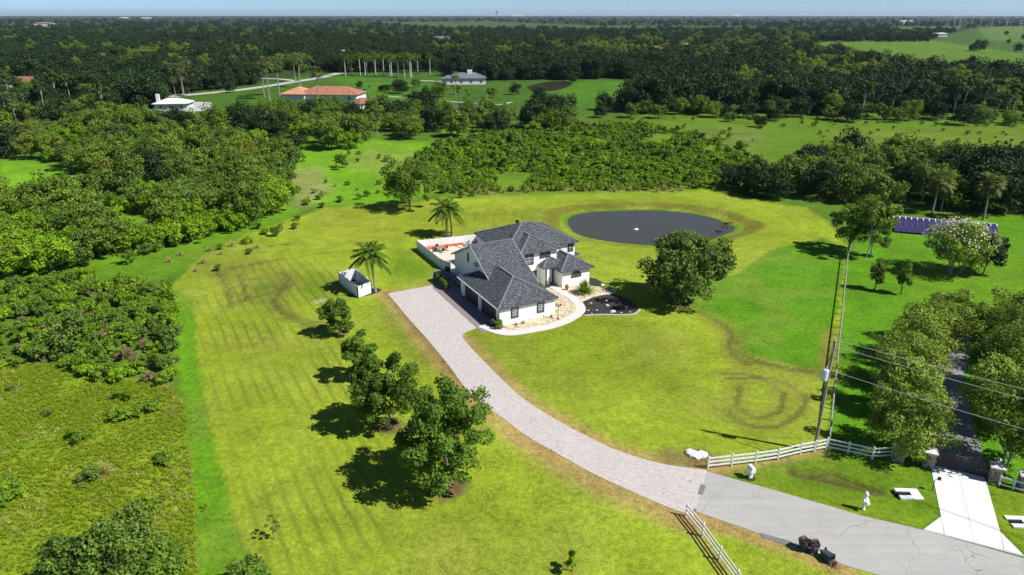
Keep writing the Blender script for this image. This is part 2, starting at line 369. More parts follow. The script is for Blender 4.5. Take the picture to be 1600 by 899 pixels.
def setc(mask, col):
    global C
    C = C * (1 - mask[..., None]) + np.array(col) * mask[..., None]
C[:] = (0.075, 0.150, 0.014)                                                  # default: rough green pasture
def z(poly, col, w=3.0, amt=1.0): setc(soft(PXw, PYw, poly, w) * amt, col)
LAWN = (0.215, 0.285, 0.018); LUSH = (0.078, 0.205, 0.006); MEAD = (0.125, 0.195, 0.012); BRIGHT = (0.125, 0.285, 0.010)
far = sstep(260, 420, YY)
setc(far, (0.026, 0.055, 0.013)); setc(sstep(700, 2000, YY), (0.016, 0.032, 0.014))
# far fields, greens dimmed to imitate cloud shade
z([(240, 150), (420, 128), (560, 104), (690, 112), (700, 130), (880, 124), (1000, 124), (975, 160), (880, 180), (700, 200), (560, 190), (300, 172)], (0.048, 0.112, 0.012), 3)
z([(510, 120), (600, 117), (680, 130), (640, 160), (570, 150)], (0.058, 0.150, 0.012), 2)
z([(870, 128), (992, 126), (960, 168), (900, 172), (880, 150)], (0.058, 0.155, 0.010), 2)
z([(1205, 78), (1300, 66), (1450, 66), (1470, 58), (1520, 44), (1700, 40), (1700, 150), (1440, 122), (1350, 104), (1270, 84)], (0.050, 0.105, 0.015), 2)
z([(1215, 72), (1300, 64), (1450, 62), (1600, 84), (1600, 100), (1440, 96), (1330, 78)], (0.090, 0.165, 0.018), 1.5)
z([(1420, 96), (1600, 96), (1600, 130), (1440, 112)], (0.052, 0.130, 0.016), 2)
z([(1530, 44), (1600, 38), (1600, 66), (1540, 62)], (0.085, 0.15, 0.03), 1.5)
z([(1390, 42), (1500, 41), (1500, 46), (1400, 47)], (0.07, 0.12, 0.03), 1)
z([(560, 33), (760, 33), (930, 40), (1180, 41), (1180, 45), (700, 43)], (0.05, 0.095, 0.025), 1)
# meadow on the right, behind the pond
z([(985, 180), (1130, 172), (1250, 186), (1600, 190), (1600, 250), (1400, 262), (1260, 262), (1150, 262), (1060, 235), (980, 215)], (0.090, 0.165, 0.011), 4)
z([(1080, 200), (1200, 205), (1180, 235), (1100, 225)], (0.150, 0.180, 0.050), 8, 0.45)
z([(1300, 205), (1600, 205), (1600, 225), (1330, 222)], (0.155, 0.190, 0.020), 6, 0.5)
# scrub belt and lit meadows behind the lawn
z([(690, 200), (1000, 195), (1140, 230), (1150, 300), (860, 305), (690, 310)], (0.100, 0.195, 0.012), 5)
z([(470, 222), (560, 218), (690, 225), (700, 300), (640, 312), (560, 322), (480, 318), (440, 300)], BRIGHT, 5)
z([(0, 250), (90, 255), (180, 300), (170, 325), (60, 310), (0, 300)], BRIGHT, 5)
z([(0, 300), (170, 320), (420, 300), (470, 330), (330, 400), (250, 440), (120, 430), (0, 440)], (0.105, 0.225, 0.010), 5)
z([(560, 232), (640, 236), (650, 262), (590, 270), (540, 255)], (0.20, 0.22, 0.05), 12, 0.6)
z([(440, 268), (500, 262), (520, 300), (470, 322), (430, 310)], (0.26, 0.22, 0.10), 10, 0.6)
# rough field bottom left
z([(0, 560), (150, 590), (270, 600), (292, 640), (305, 760), (312, 905), (300, 1500), (-900, 1500), (-300, 560)], (0.175, 0.255, 0.013), 5)
z([(100, 690), (230, 700), (280, 790), (200, 850), (60, 830), (50, 760)], (0.205, 0.215, 0.022), 28, 0.55)
z([(0, 640), (120, 620), (110, 700), (0, 720)], (0.115, 0.225, 0.010), 25, 0.6)
# mown lawn
lawn_poly = [(318, 1500), (312, 905), (305, 720), (285, 540), (265, 450), (300, 412), (370, 372), (430, 352), (505, 326), (560, 322), (640, 318), (700, 308), (860, 304), (1010, 298), (1110, 297), (1200, 315), (1262, 326), (1292, 345), (1326, 390), (1300, 640), (1290, 705), (1300, 720), (1700, 1500)]
lawn = soft(PXw, PYw, lawn_poly, 2.5); setc(lawn, LAWN)
z([(262, 452), (300, 462), (312, 560), (330, 690), (362, 800), (402, 905), (430, 1000), (312, 1000), (300, 720), (275, 560)], (0.098, 0.230, 0.007), 2)
z([(520, 330), (700, 320), (860, 312), (870, 345), (700, 355), (560, 372), (470, 360)], (0.205, 0.235, 0.018), 14, 0.5)
z([(620, 390), (690, 420), (660, 445), (600, 430)], (0.110, 0.215, 0.008), 12, 0.8)
z([(390, 435), (440, 425), (450, 448), (400, 462)], (0.080, 0.175, 0.007), 5, 0.9)
z([(480, 420), (540, 440), (510, 480), (470, 455)], (0.100, 0.190, 0.010), 10, 0.7)
z([(300, 400), (400, 395), (480, 440), (430, 470), (330, 445)], (0.175, 0.185, 0.035), 16, 0.45)
z([(740, 520), (900, 505), (1010, 500), (1040, 560), (900, 640), (800, 590)], (0.150, 0.215, 0.010), 30, 0.7)
z([(590, 470), (650, 520), (690, 580), (640, 560), (600, 510)], (0.135, 0.175, 0.022), 10, 0.7)
# right-hand lush patch and the neighbour's lawn
z([(1010, 445), (1150, 430), (1200, 392), (1290, 372), (1322, 392), (1312, 470), (1300, 520), (1288, 586), (1240, 572), (1160, 552), (1150, 532), (1125, 505), (1098, 487), (1050, 478)], LUSH, 1.4)
z([(1326, 392), (1400, 350), (1600, 335), (1900, 335), (1900, 800), (1440, 800), (1300, 720), (1292, 700), (1302, 640)], (0.082, 0.215, 0.006), 2)
z([(1400, 400), (1600, 390), (1600, 470), (1420, 470)], (0.120, 0.225, 0.009), 25, 0.6)
z([(1283, 520), (1308, 508), (1302, 580), (1280, 584)], (0.155, 0.165, 0.022), 3)
# verge between the fence and the road
z([(1108, 738), (1290, 708), (1395, 722), (1450, 735), (1470, 810), (1440, 826), (1350, 806), (1200, 762)], (0.112, 0.205, 0.009), 3)
z([(1104, 736), (1200, 745), (1330, 775), (1440, 812), (1440, 826), (1350, 806), (1200, 762)], (0.150, 0.215, 0.010), 8, 0.8)
z([(1545, 750), (1700, 790), (1700, 905), (1600, 862), (1565, 830)], (0.130, 0.205, 0.009), 3)
# pond margins
setc((1 - sstep(1.2, 2.0, pd)) * 0.95, (0.085, 0.205, 0.008))
ring = sstep(1.8, 2.6, pd) * (1 - sstep(4.8, 6.2, pd)) * np.clip(0.45 + 0.7 * np.maximum((YY - PC[1]) / 14, np.abs(XX - PC[0]) / 30), 0, 1)
setc(ring * 0.85, (0.125, 0.115, 0.018))
setc(sstep(6, 7, pd) * (1 - sstep(8, 10, pd)) * 0.35 * (YY > 137), (0.10, 0.21, 0.008))
setc(1 - sstep(-0.6, 0.0, pd), (0.035, 0.034, 0.022))
# bare and straw-coloured edges along the drive
def line(pts, col, w, amt, n=6):
    d = dseg(XX + wob * 0.35, YY + wob * 0.3, [g(*q) for q in (curve_pts(pts, n) if len(pts) > 2 else pts)])
    setc((1 - sstep(w * 0.35, w, d)) * amt, col)
STRAW = (0.33, 0.215, 0.085); SOIL = (0.155, 0.095, 0.045); TRACK = (0.080, 0.085, 0.022)
DL = [(606, 459), (640, 500), (667, 530), (700, 570), (730, 610), (760, 635), (790, 657), (820, 680), (867, 707), (934, 744), (1034, 789), (1082, 806)]
DR = [(1104, 735), (1034, 725), (967, 705), (917, 682), (867, 655), (820, 625), (784, 593), (740, 548), (725, 530)]
line(DL, STRAW, 2.6, 0.75); line(DR, STRAW, 2.0, 0.75); line(DL[:5], SOIL, 1.1, 0.6); line(DL[7:], STRAW, 3.6, 0.6)
line([(1085, 806), (1186, 838), (1235, 857), (1320, 890)], STRAW, 1.6, 0.8); line([(1055, 715), (1100, 722), (1108, 735)], SOIL, 2.4, 0.75)
line([(1070, 808), (1110, 860), (1150, 905)], STRAW, 0.9, 0.5); line([(1110, 738), (1200, 722), (1290, 706)], STRAW, 0.9, 0.65)
line([(630, 455), (700, 436)], STRAW, 1.6, 0.6); line([(1240, 737), (1290, 748), (1372, 766)], (0.10, 0.085, 0.025), 1.0, 0.85)
for tr in ([(1070, 483), (1100, 492), (1135, 515), (1150, 535), (1152, 560), (1200, 570), (1290, 590)], [(1120, 500), (1142, 520), (1140, 550), (1170, 572)], [(1130, 585), (1170, 585), (1205, 600), (1217, 612)],
           [(1157, 605), (1152, 630), (1165, 645), (1190, 652), (1220, 640), (1225, 615)], [(1140, 592), (1190, 590), (1240, 605), (1260, 625)], [(1150, 548), (1190, 566), (1270, 582)], [(1135, 640), (1160, 660), (1210, 668), (1250, 645), (1262, 618)],
           [(440, 425), (448, 440), (430, 455), (408, 462), (385, 464)], [(455, 445), (435, 458), (432, 470), (445, 485), (475, 500), (502, 505)], [(425, 470), (440, 488), (470, 505), (505, 512)], [(375, 430), (382, 455), (384, 470)],
           [(340, 425), (355, 450), (360, 480)], [(355, 420), (400, 412), (440, 405)], [(420, 385), (452, 382)]):
    line(tr, (0.17, 0.17, 0.03), 2.4, 0.35)
    line(tr, TRACK, 0.48, 0.75)
for cx, cy, r in ((700, 757, 2.6), (607, 667, 1.9), (1062, 474, 2.2), (500, 470, 1.2), (1090, 712, 1.5), (560, 585, 1.0), (532, 520, 1.0), (25, 603, 1.6), (10, 612, 2.0)):
    X0, Y0 = g(cx, cy); d = np.hypot(XX - X0, (YY - Y0)) + wob * 0.7; setc((1 - sstep(r * 0.5, r, d)) * 0.85, (0.13, 0.075, 0.045) if cx > 530 else (0.42, 0.36, 0.25))
big = 0.76 + 0.48 * (0.6 * vnoise(XX, YY, 9, 11) + 0.4 * vnoise(XX, YY, 3.7, 12)); C *= big[..., None]
yel = np.clip((vnoise(XX, YY, 5.5, 21) - 0.5) * 1.6, 0, 1)[..., None] * lawn[..., None]; C = C * (1 - 0.35 * yel) + np.array((0.29, 0.285, 0.06)) * 0.35 * yel
# mowing lines: phase in metres and strength
ph = 0.87 * XX + 0.49 * YY + (vnoise(XX, YY, 14, 31) - 0.5) * 0.8
amp = soft(PXw, PYw, [(300, 445), (400, 400), (520, 380), (560, 460), (590, 640), (620, 905), (400, 905), (345, 700), (310, 560)], 30) * 0.9
near_pond = (1 - sstep(14, 24, pd)) * sstep(5, 7, pd); ph = np.where(near_pond > 0.25, pd * 0.8, ph); amp = np.maximum(amp, near_pond * 0.38) * lawn
arc = soft(PXw, PYw, [(420, 340), (560, 325), (860, 310), (860, 350), (640, 380), (480, 400)], 15); ph = np.where((arc > 0.4) & (near_pond < 0.25), YY * 0.55 - XX * 0.18, ph); amp = np.maximum(amp, arc * 0.35)
fr = soft(PXw, PYw, [(780, 600), (1100, 560), (1280, 600), (1280, 690), (1040, 710), (900, 670)], 20); ph = np.where(fr > 0.5, np.hypot(XX - 27.5, (YY - 69.5) * 1.0) * 0.9, ph); amp = np.maximum(amp, fr * 0.28)
amp = amp * np.clip(1.3 * vnoise(XX, YY, 7, 41), 0.15, 1)
nr, nc = XX.shape; idx = np.arange(nr * nc).reshape(nr, nc)
Q = np.stack([idx[:-1, :-1], idx[:-1, 1:], idx[1:, 1:], idx[1:, :-1]], -1).reshape(-1, 4)
m, nt, b = new_mat('grass_ground'); v = wpos(nt)
zc = N(nt, 'ShaderNodeAttribute', attribute_name='zone').outputs['Color']
n1 = noise(nt, v, 1.7, 5, 0.75); n2 = noise(nt, v, 0.35, 4, 0.65); n3 = noise(nt, v, 5.0, 3, 0.85)
f = mth(nt, 'ADD', mth(nt, 'ADD', mth(nt, 'MULTIPLY', n1, 0.9), mth(nt, 'MULTIPLY', n2, 0.45)), mth(nt, 'MULTIPLY', n3, 0.75))
f = mth(nt, 'ADD', mth(nt, 'MULTIPLY', mth(nt, 'SUBTRACT', f, 1.05), 2.2), 1.0)
cc = N(nt, 'ShaderNodeCombineColor'); [nt.links.new(f, cc.inputs[i]) for i in range(3)]
c = mixc(nt, 1.0, zc, cc.outputs[0], 'MULTIPLY')
n5 = noise(nt, v, 9.0, 2, 0.8); c = mixc(nt, ramp(nt, n5, [(0.56, (0, 0, 0)), (0.72, (0.5,) * 3)]), c, mixc(nt, 0.5, zc, (0.50, 0.47, 0.16))); c = mixc(nt, ramp(nt, n5, [(0.30, (0.55,) * 3), (0.42, (0, 0, 0))]), c, mixc(nt, 1.0, zc, (0.42, 0.50, 0.4), 'MULTIPLY'))
phs = N(nt, 'ShaderNodeAttribute', attribute_name='phase').outputs['Fac']; amps = N(nt, 'ShaderNodeAttribute', attribute_name='stripe').outputs['Fac']
sn = mth(nt, 'SINE', mth(nt, 'MULTIPLY', mth(nt, 'ADD', phs, mth(nt, 'MULTIPLY', n2, 0.6)), 2 * math.pi / 1.45))
sm = mth(nt, 'MULTIPLY', ramp(nt, mth(nt, 'ADD', mth(nt, 'MULTIPLY', sn, 0.5), 0.5), [(0.62, (0, 0, 0)), (0.98, (1, 1, 1))]), amps)
sm = mth(nt, 'MULTIPLY', sm, ramp(nt, n1, [(0.40, (0.0,) * 3), (0.58, (1,) * 3)]))
c = mixc(nt, mth(nt, 'MULTIPLY', sm, 0.9), c, (0.095, 0.100, 0.016))
nt.links.new(c, b.inputs['Base Color']); b.inputs['Roughness'].default_value = 0.95; b.inputs['Specular IOR Level'].default_value = 0.08
bump(nt, b, mth(nt, 'ADD', n1, n3), 0.8, 0.06); M['ground'] = m
me = fast_mesh('ground', np.stack([XX, YY, Z], -1).reshape(-1, 3), Q, M['ground'],
               {'zone': np.concatenate([C, np.ones(XX.shape + (1,))], -1).reshape(-1, 4), 'phase': ph.ravel(), 'stripe': amp.ravel()})
me.polygons.foreach_set('use_smooth', [True] * len(me.polygons))
tag(link('ground', me), kind='structure')

# ------------------------------------------------------------------ water, drives, paths, beds
def sheet(name, poly, z1, mat, z0=-0.06, parent=None):
    o = MB().prism(poly, z0, z1).build(name, mat, parent)
    if not parent: tag(o, kind='structure')
    return o
def strip(pts, w, z1, z0, n=8):
    P = curve_pts(pts, n) if len(pts) > 2 else list(pts); L = []; R = []
    for i, p in enumerate(P):
        a = P[max(i-1, 0)]; b_ = P[min(i+1, len(P)-1)]; dx, dy = b_[0]-a[0], b_[1]-a[1]; l = math.hypot(dx, dy) or 1
        ww = w[0] + (w[1]-w[0]) * i / (len(P)-1) if hasattr(w, '__len__') else w
        L.append((p[0]-dy/l*ww/2, p[1]+dx/l*ww/2)); R.append((p[0]+dy/l*ww/2, p[1]-dx/l*ww/2))
    m_ = MB(); k = len(P); v_ = [(*q, z1) for q in L] + [(*q, z1) for q in R] + [(*q, z0) for q in L] + [(*q, z0) for q in R]; f_ = []
    for i in range(k-1): f_ += [(k+i, k+i+1, i+1, i), (i, i+1, 2*k+i+1, 2*k+i), (k+i+1, k+i, 3*k+i, 3*k+i+1)]
    return m_.add(v_, f_ + [(0, 2*k, 3*k, k), (k-1, 2*k-1, 4*k-1, 3*k-1)])
wp = []
for k in range(72):
    t = 2 * math.pi * k / 72; e = 1.10 * (1 + 0.02 * math.sin(3 * t))
    wp.append((PC[0] + PA * e * math.cos(t), PC[1] + PB * e * math.sin(t)))
tag(MB().add([(x, y, -0.86) for x, y in wp], [tuple(range(72))]).build('pond_water', M['water']), kind='structure')
fp = [g(*q) for q in curve_pts([(822, 136), (850, 129), (885, 127), (893, 133), (870, 141), (835, 143), (822, 136)], 5)[:-1]]
sheet('far_pond', fp, 0.02, M['water'])
sheet('far_pond', [g(*q) for q in [(700, 168), (735, 160), (760, 161), (742, 167), (715, 173)]], 0.02, M['water'])
drive = [g(*q) for q in curve_pts(DL, 5)] + [g(1086, 802), g(1104, 738)] + [g(*q) for q in curve_pts(DR + [(723, 524), (731, 518), (754, 510)], 5)] + [g(690, 443.5)]
sheet('paver_driveway', drive, 0.03, M['paver'])
HA = g(780.6, 510.0); HANG = math.radians(27); hc, hs = math.cos(HANG), math.sin(HANG)
def huv(u, v): return (HA[0] + u * hc - v * hs, HA[1] + u * hs + v * hc)
sheet('garage_apron', [huv(-3.1, -0.8), huv(0.6, -0.8), huv(0.6, 13.6), huv(2.4, 13.6), huv(2.4, 24.8), huv(-0.6, 24.8), huv(-3.1, 17.5)], 0.042, M['paver_dark'])
zz1 = lambda x, y: g(640 + x / 4.4444, 330 + y / 4.4444)
walk = [zz1(*q) for q in [(500, 795), (545, 812), (610, 838), (700, 850), (850, 828), (1000, 796), (1110, 752), (1178, 705), (1186, 668), (1150, 622), (1080, 572), (1005, 528), (985, 505)]]
tag(strip(walk, 1.45, 0.075, -0.05).build('walkway', M['path']), kind='structure')
def wpt(i): return curve_pts(walk, 8)[i]
sheet('gravel_bed', [huv(-0.05, -0.1), huv(0.1, 0.4), huv(8.4, 0.4), huv(8.4, 9.5), huv(12.9, 9.4)] + [wpt(i) for i in range(88, 12, -4)], 0.034, M['gravel'])
sheet('entry_gravel_bed', [huv(13.6, 9.9), huv(15.2, 8.6), huv(20.2, 8.6), zz1(1250, 520), zz1(1330, 530), zz1(1400, 560), zz1(1400, 580), zz1(1300, 590), zz1(1180, 625), zz1(1130, 615), zz1(1050, 560)], 0.036, M['gravel'])
sheet('mulch_bed', [zz1(*q) for q in curve_pts([(1180, 640), (1290, 598), (1400, 580), (1490, 600), (1560, 645), (1592, 680), (1560, 708), (1480, 716), (1340, 714), (1215, 722), (1205, 690)], 4)], 0.05, M['mulch'])
tag(strip([zz1(*q) for q in [(1180, 636), (1290, 592), (1405, 573), (1425, 560)]], 0.30, 0.13, -0.05).build('bed_kerb', M['path']), kind='structure')
tag(strip([zz1(*q) for q in [(1212, 727), (1340, 721), (1480, 723), (1565, 714), (1600, 684)]], 0.30, 0.10, -0.05).build('bed_edging', M['joint']), kind='structure')
sheet('side_mulch_bed', [zz1(*q) for q in [(1243, 462), (1290, 470), (1365, 510), (1362, 524), (1300, 522), (1248, 515)]], 0.045, M['mulch'])
for q, r in ():
    X0, Y0 = g(*q); sheet('tree_ring', [(X0 + r * (1 + 0.12 * math.sin(3*k)) * math.cos(k * 0.449), Y0 + r * (1 + 0.1 * math.cos(2*k)) * math.sin(k * 0.449)) for k in range(14)], 0.03, M['mulch_red'])
sheet('enclosure_bed', [g(*q) for q in [(535, 462), (560, 466), (590, 458), (597, 453), (585, 449), (578, 455)]], 0.03, M['mulch'])
# concrete road and its patches
sheet('road', [g(*q) for q in [(1104, 737), (1199.5, 763.5), (1350, 807), (1440, 828), (1600, 873), (1900, 965), (1900, 1150), (1450, 925), (1373, 899), (1320, 884), (1283, 867), (1233, 854), (1186, 834), (1083, 798)]], 0.028, M['road'])
for q in ([(1094, 757), (1103, 759), (1098, 774), (1090, 773)], [(1084, 795), (1089, 796), (1087, 801), (1082, 800)], [(1187, 833), (1232, 845), (1252, 853), (1232, 854), (1190, 840)]):
    sheet('road_patch', [g(*p) for p in q], 0.034, M['patch'])
# white slab drive through the gate: joint base plus single slabs
A0, A1, B0, B1 = [Vector((*g(*q), 0)) for q in ((1453, 725), (1538, 744), (1470, 808), (1563, 832))]
drv = sheet('concrete_drive', [tuple(q[:2]) for q in (A0, A1, B1)] + [g(1602, 871), g(1442, 828.6), tuple(B0[:2])], 0.032, M['joint'])
NR = 4
def quad_slab(a, b_, c_, d_, name='slab', top=0.050):
    ctr = (a + b_ + c_ + d_) / 4; pts = [tuple((p + (ctr - p).normalized() * 0.03)[:2]) for p in (a, b_, c_, d_)]
    MB().prism(pts, 0.0, top).build(name, M['concrete'], drv)
for i in range(NR):
    for j in range(2):
        def P_(s, t): return A0.lerp(A1, s).lerp(B0.lerp(B1, s), t)
        quad_slab(P_(j/2, i/NR), P_((j+1)/2, i/NR), P_((j+1)/2, (i+1)/NR), P_(j/2, (i+1)/NR))
R0, R1 = Vector((*g(1443, 827.5), 0)), Vector((*g(1600, 869), 0))
for j in range(2): quad_slab(B0.lerp(B1, j/2), B0.lerp(B1, (j+1)/2), R0.lerp(R1, 0.22 + 0.30*(j+1) if j == 0 else 0.80), R0.lerp(R1, 0.22 + 0.30*j))
for tri in ((B0, R0.lerp(R1, 0.21), R0), (B1, R1, R0.lerp(R1, 0.81))):
    ctr = sum(tri, Vector()) / 3; MB().prism([tuple((p + (ctr - p).normalized() * 0.05)[:2]) for p in tri], 0.0, 0.05).build('slab', M['concrete'], drv)
tag(strip([g(*q) for q in [(1494, 733), (1488, 690), (1479, 640), (1472, 605), (1474, 577), (1490, 552), (1530, 532), (1600, 500)]], (5.2, 3.6), 0.028, -0.05).build('asphalt_drive', M['asphalt']), kind='structure')
# far lanes
for k, (pts, w) in enumerate((([(590, 101), (560, 106), (512, 119), (460, 128), (380, 140), (300, 148), (255, 152)], 7), ([(290, 122), (420, 123), (465, 127)], 4.5), ([(-40, 197), (40, 193), (100, 189), (150, 182)], 4),
        ([(200, 143), (232, 147), (290, 150)], 4), ([(120, 138), (175, 141)], 4), ([(655, 126), (700, 128)], 4), ([(600, 150), (760, 163), (800, 160)], 2.0))):
    tag(strip([g(*q) for q in pts], w, 0.03, -0.05, 5).build('far_road', M['far_road']), kind='structure')
for q in ([(250, 158), (330, 160), (335, 175), (255, 172)],): sheet('far_driveway', [g(*p) for p in q], 0.04, M['far_road'])

# ------------------------------------------------------------------ the house
house = empty('house', (*HA, 0), HANG)
tag(house, 'white stucco two storey house with dark grey shingle roofs and garage wing', 'house')
def hroof(u0, u1, v0, v1, ze, slope, parent=house, mat=None, capm=None, th=0.20, hip=(1, 1), name='roof', ridge_along=None):
    """hip roof on an eave rectangle, with fascia, soffit and ridge caps; hip=(0 or 1 for each ridge end)"""
    du, dv = u1 - u0, v1 - v0; ra = ridge_along or ('u' if du >= dv else 'v'); h = min(du, dv) / 2 if ridge_along is None else (dv if ra == 'u' else du) / 2
    zr = ze + h * slope
    if ra == 'u':
        vm = (v0 + v1) / 2; r0 = (u0 + h * hip[0], vm, zr); r1 = (u1 - h * hip[1], vm, zr)
    else:
        um = (u0 + u1) / 2; r0 = (um, v0 + h * hip[0], zr); r1 = (um, v1 - h * hip[1], zr)
    e = [(u0, v0, ze), (u1, v0, ze), (u1, v1, ze), (u0, v1, ze)]
    if ra == 'u': f = [(0, 1, 5, 4), (1, 2, 5), (2, 3, 4, 5), (3, 0, 4)]; hips = [(0, 4), (3, 4), (1, 5), (2, 5), (4, 5)]
    else: f = [(0, 1, 4), (1, 2, 5, 4), (2, 3, 5), (3, 0, 4, 5)]; hips = [(0, 4), (1, 4), (2, 5), (3, 5), (4, 5)]
    V_ = e + [r0, r1]
    ro = MB().add(V_ + [(x, y, ze - 0.02) for x, y, _ in e], f + [(9, 8, 7, 6)] + [(6+i, 6+(i+1) % 4, (i+1) % 4, i) for i in range(4)]).build(name, mat or M['shingle'], parent)
    fm = MB(); o = 0.015
    fm.box(u0+o, u1-o, v0+o, v1-o, ze-th, ze-0.022); fm.build('fascia', M['fascia'], ro)
    for a, b_ in hips:
        if (Vector(V_[a]) - Vector(V_[b_])).length < 0.3: continue
        MB().bar(Vector(V_[a]) + Vector((0, 0, .03)), Vector(V_[b_]) + Vector((0, 0, .03)), 0.26, 0.07).build('ridge_cap', capm or M['ridge'], ro)
    return ro
def hwall(u0, u1, v0, v1, z0, z1, mat=None, name='wall'): return MB().box(u0, u1, v0, v1, z0, z1).build(name, mat or M['stucco'], house)
SL = 0.5
hwall(0, 8.75, 0, 13.5, 0, 2.62); hroof(-0.4, 9.15, -0.4, 13.9, 2.75, SL)
# gabled block behind the garage
MB().add([(2.25, 8.2, 0), (2.25, 8.2, 4.05), (2.25, 14.2, 7.05), (2.25, 21.2, 3.75), (2.25, 21.2, 0), (9.0, 8.2, 0), (9.0, 8.2, 4.05), (9.0, 14.2, 7.05), (9.0, 21.2, 3.75), (9.0, 21.2, 0)],
         [(0, 1, 2, 3, 4), (9, 8, 7, 6, 5), (1, 6, 7, 2), (2, 7, 8, 3), (0, 5, 6, 1), (3, 8, 9, 4), (4, 9, 5, 0)]).build('wall', M['stucco'], house)
gs, gb = (7.3 - 3.87) / (14.2 - 7.45), (7.3 - 3.65) / (22.0 - 14.2)
zf = 7.3 - gs * (14.2 - 5.6)
gr = MB()
for u in (1.95, 9.15): gr.v += [(u, 5.6, zf), (u, 14.2, 7.3), (u, 22.0, 3.65), (u, 5.6, zf - .2), (u, 14.2, 7.08), (u, 22.0, 3.45)]
gr.f = [(0, 6, 7, 1), (1, 7, 8, 2), (4, 10, 9, 3), (5, 11, 10, 4), (0, 1, 4, 3), (1, 2, 5, 4), (7, 6, 9, 10), (8, 7, 10, 11), (6, 0, 3, 9), (2, 8, 11, 5)]
gro = gr.build('roof', M['shingle'], house)
MB().bar((1.95, 14.2, 7.33), (9.15, 14.2, 7.33), .28, .07).build('ridge_cap', M['ridge'], gro)
for (va, za, vb, zb) in ((5.6, zf, 14.2, 7.3), (14.2, 7.3, 22.0, 3.65)):
    for uu in (1.92, 9.18): MB().bar((uu, va, za - .08), (uu, vb, zb - .08), .05, .24).build('rake_board', M['gutter'], gro)
# two storey core, front bay, right wing, porch
hwall(7.9, 20.4, 13.55, 24.5, 0, 5.42); hroof(7.4, 20.9, 13.0, 25.0, 5.6, 0.42)
hwall(9.55, 15.95, 11.85, 18.0, 0, 5.41); hroof(9.1, 16.4, 11.3, 19.2, 5.6, 0.44, hip=(1, 0), ridge_along='v')
hwall(15.05, 20.1, 8.45, 14.0, 0, 2.74); hroof(14.5, 20.6, 7.9, 15.0, 2.9, 0.5, hip=(1, 0), ridge_along='v')
hwall(20.2, 21.3, 14.6, 18.6, 0, 2.7); hroof(19.4, 21.9, 14.2, 19.0, 2.85, 0.5)
hwall(12.95, 13.15, 10.15, 11.86, 0, 3.02); hwall(13.22, 13.68, 10.12, 10.4, 0, 3.02, name='column'); hwall(13.15, 15.04, 10.96, 11.84, 0, 3.02); hwall(14.95, 15.2, 9.0, 11.0, 0, 3.0, name='column')
hroof(12.45, 16.75, 9.95, 14.2, 3.2, 0.5)
MB().prism([(13.17, 9.7), (14.94, 9.7), (14.94, 10.95), (13.17, 10.95)], 0, 0.16).build('porch_floor', M['paver_dark'], house)
# windows and doors
def window(c, w, h, axis, nx=2, nz=3, mun=True, arch=False):
    """axis 'v': on a wall facing -v at c=(u, v, z0); axis 'u': on a wall facing -u"""
    u, v, z0 = c; rz = 0 if axis == 'v' else -math.pi / 2
    fr = MB(); t = 0.12
    if arch:
        n = 14; R = w / 2; pts = [(R * math.cos(math.pi * k / n), R * math.sin(math.pi * k / n)) for k in range(n + 1)]; q = [((R+t) * math.cos(math.pi * k / n), (R+t) * math.sin(math.pi * k / n)) for k in range(n + 1)]
        for k in range(n): fr.add([(pts[k][0], -.08, pts[k][1]), (q[k][0], -.08, q[k][1]), (q[k+1][0], -.08, q[k+1][1]), (pts[k+1][0], -.08, pts[k+1][1]), (pts[k][0], 0, pts[k][1]), (q[k][0], 0, q[k][1]), (q[k+1][0], 0, q[k+1][1]), (pts[k+1][0], 0, pts[k+1][1])],
                                  [(0, 1, 2, 3), (1, 5, 6, 2), (0, 3, 7, 4)])
        fr.box(-R-t, R+t, -.08, 0, -t, 0)
    else:
        for a in ((-w/2-t, -w/2, 0, h), (w/2, w/2+t, 0, h), (-w/2-t, w/2+t, h, h+t), (-w/2-t, w/2+t, -t, 0)): fr.box(a[0], a[1], -.08, 0, a[2], a[3])
    fo = fr.build('window', M['dark_trim'], house, (u, v, z0), (0, 0, rz))
    if arch:
        MB().add([(x, -.03, zq) for x, zq in pts], [tuple(range(len(pts)-1, -1, -1))]).build('pane', M['pane'], fo)
        for k in (4, 7, 10): MB().bar((0, -.045, 0), (R * math.cos(math.pi*k/n), -.045, R * math.sin(math.pi*k/n)), .05, .03).build('muntin', M['dark_trim'], fo)
        return
    MB().add([(-w/2, -.03, 0), (w/2, -.03, 0), (w/2, -.03, h), (-w/2, -.03, h)], [(0, 1, 2, 3)]).build('pane', M['pane'], fo)
    if mun:
        for i in range(1, nx): MB().box(-w/2 + w*i/nx - .025, -w/2 + w*i/nx + .025, -.055, -.032, 0, h).build('muntin', M['gutter'], fo)
        for i in range(1, nz): MB().box(-w/2, w/2, -.062, -.034, h*i/nz - .03, h*i/nz + .03).build('muntin', M['gutter'], fo)
window((2.35, -0.003, 0.95), 0.9, 1.45, 'v', 3, 4); window((6.45, -0.003, 0.95), 0.9, 1.45, 'v', 3, 4)
window((10.95, 11.847, 3.55), 1.35, 1.5, 'v', 2, 3); window((13.3, 11.847, 4.35), 0.62, 0.62, 'v', 1, 1); window((14.3, 11.847, 4.35), 0.62, 0.62, 'v', 1, 1)
window((19.55, 13.547, 4.0), 0.75, 1.1, 'v', 2, 2); window((17.6, 8.447, 1.55), 1.6, 0.8, 'v', arch=True); window((11.9, 11.847, 0.9), 0.6, 1.3, 'v', 1, 2)
window((2.247, 15.6, 4.3), 0.28, 1.2, 'u', 1, 1, False); window((21.303, 16.6, 1.0), 0.05, 1.0, 'u', 1, 1, False)
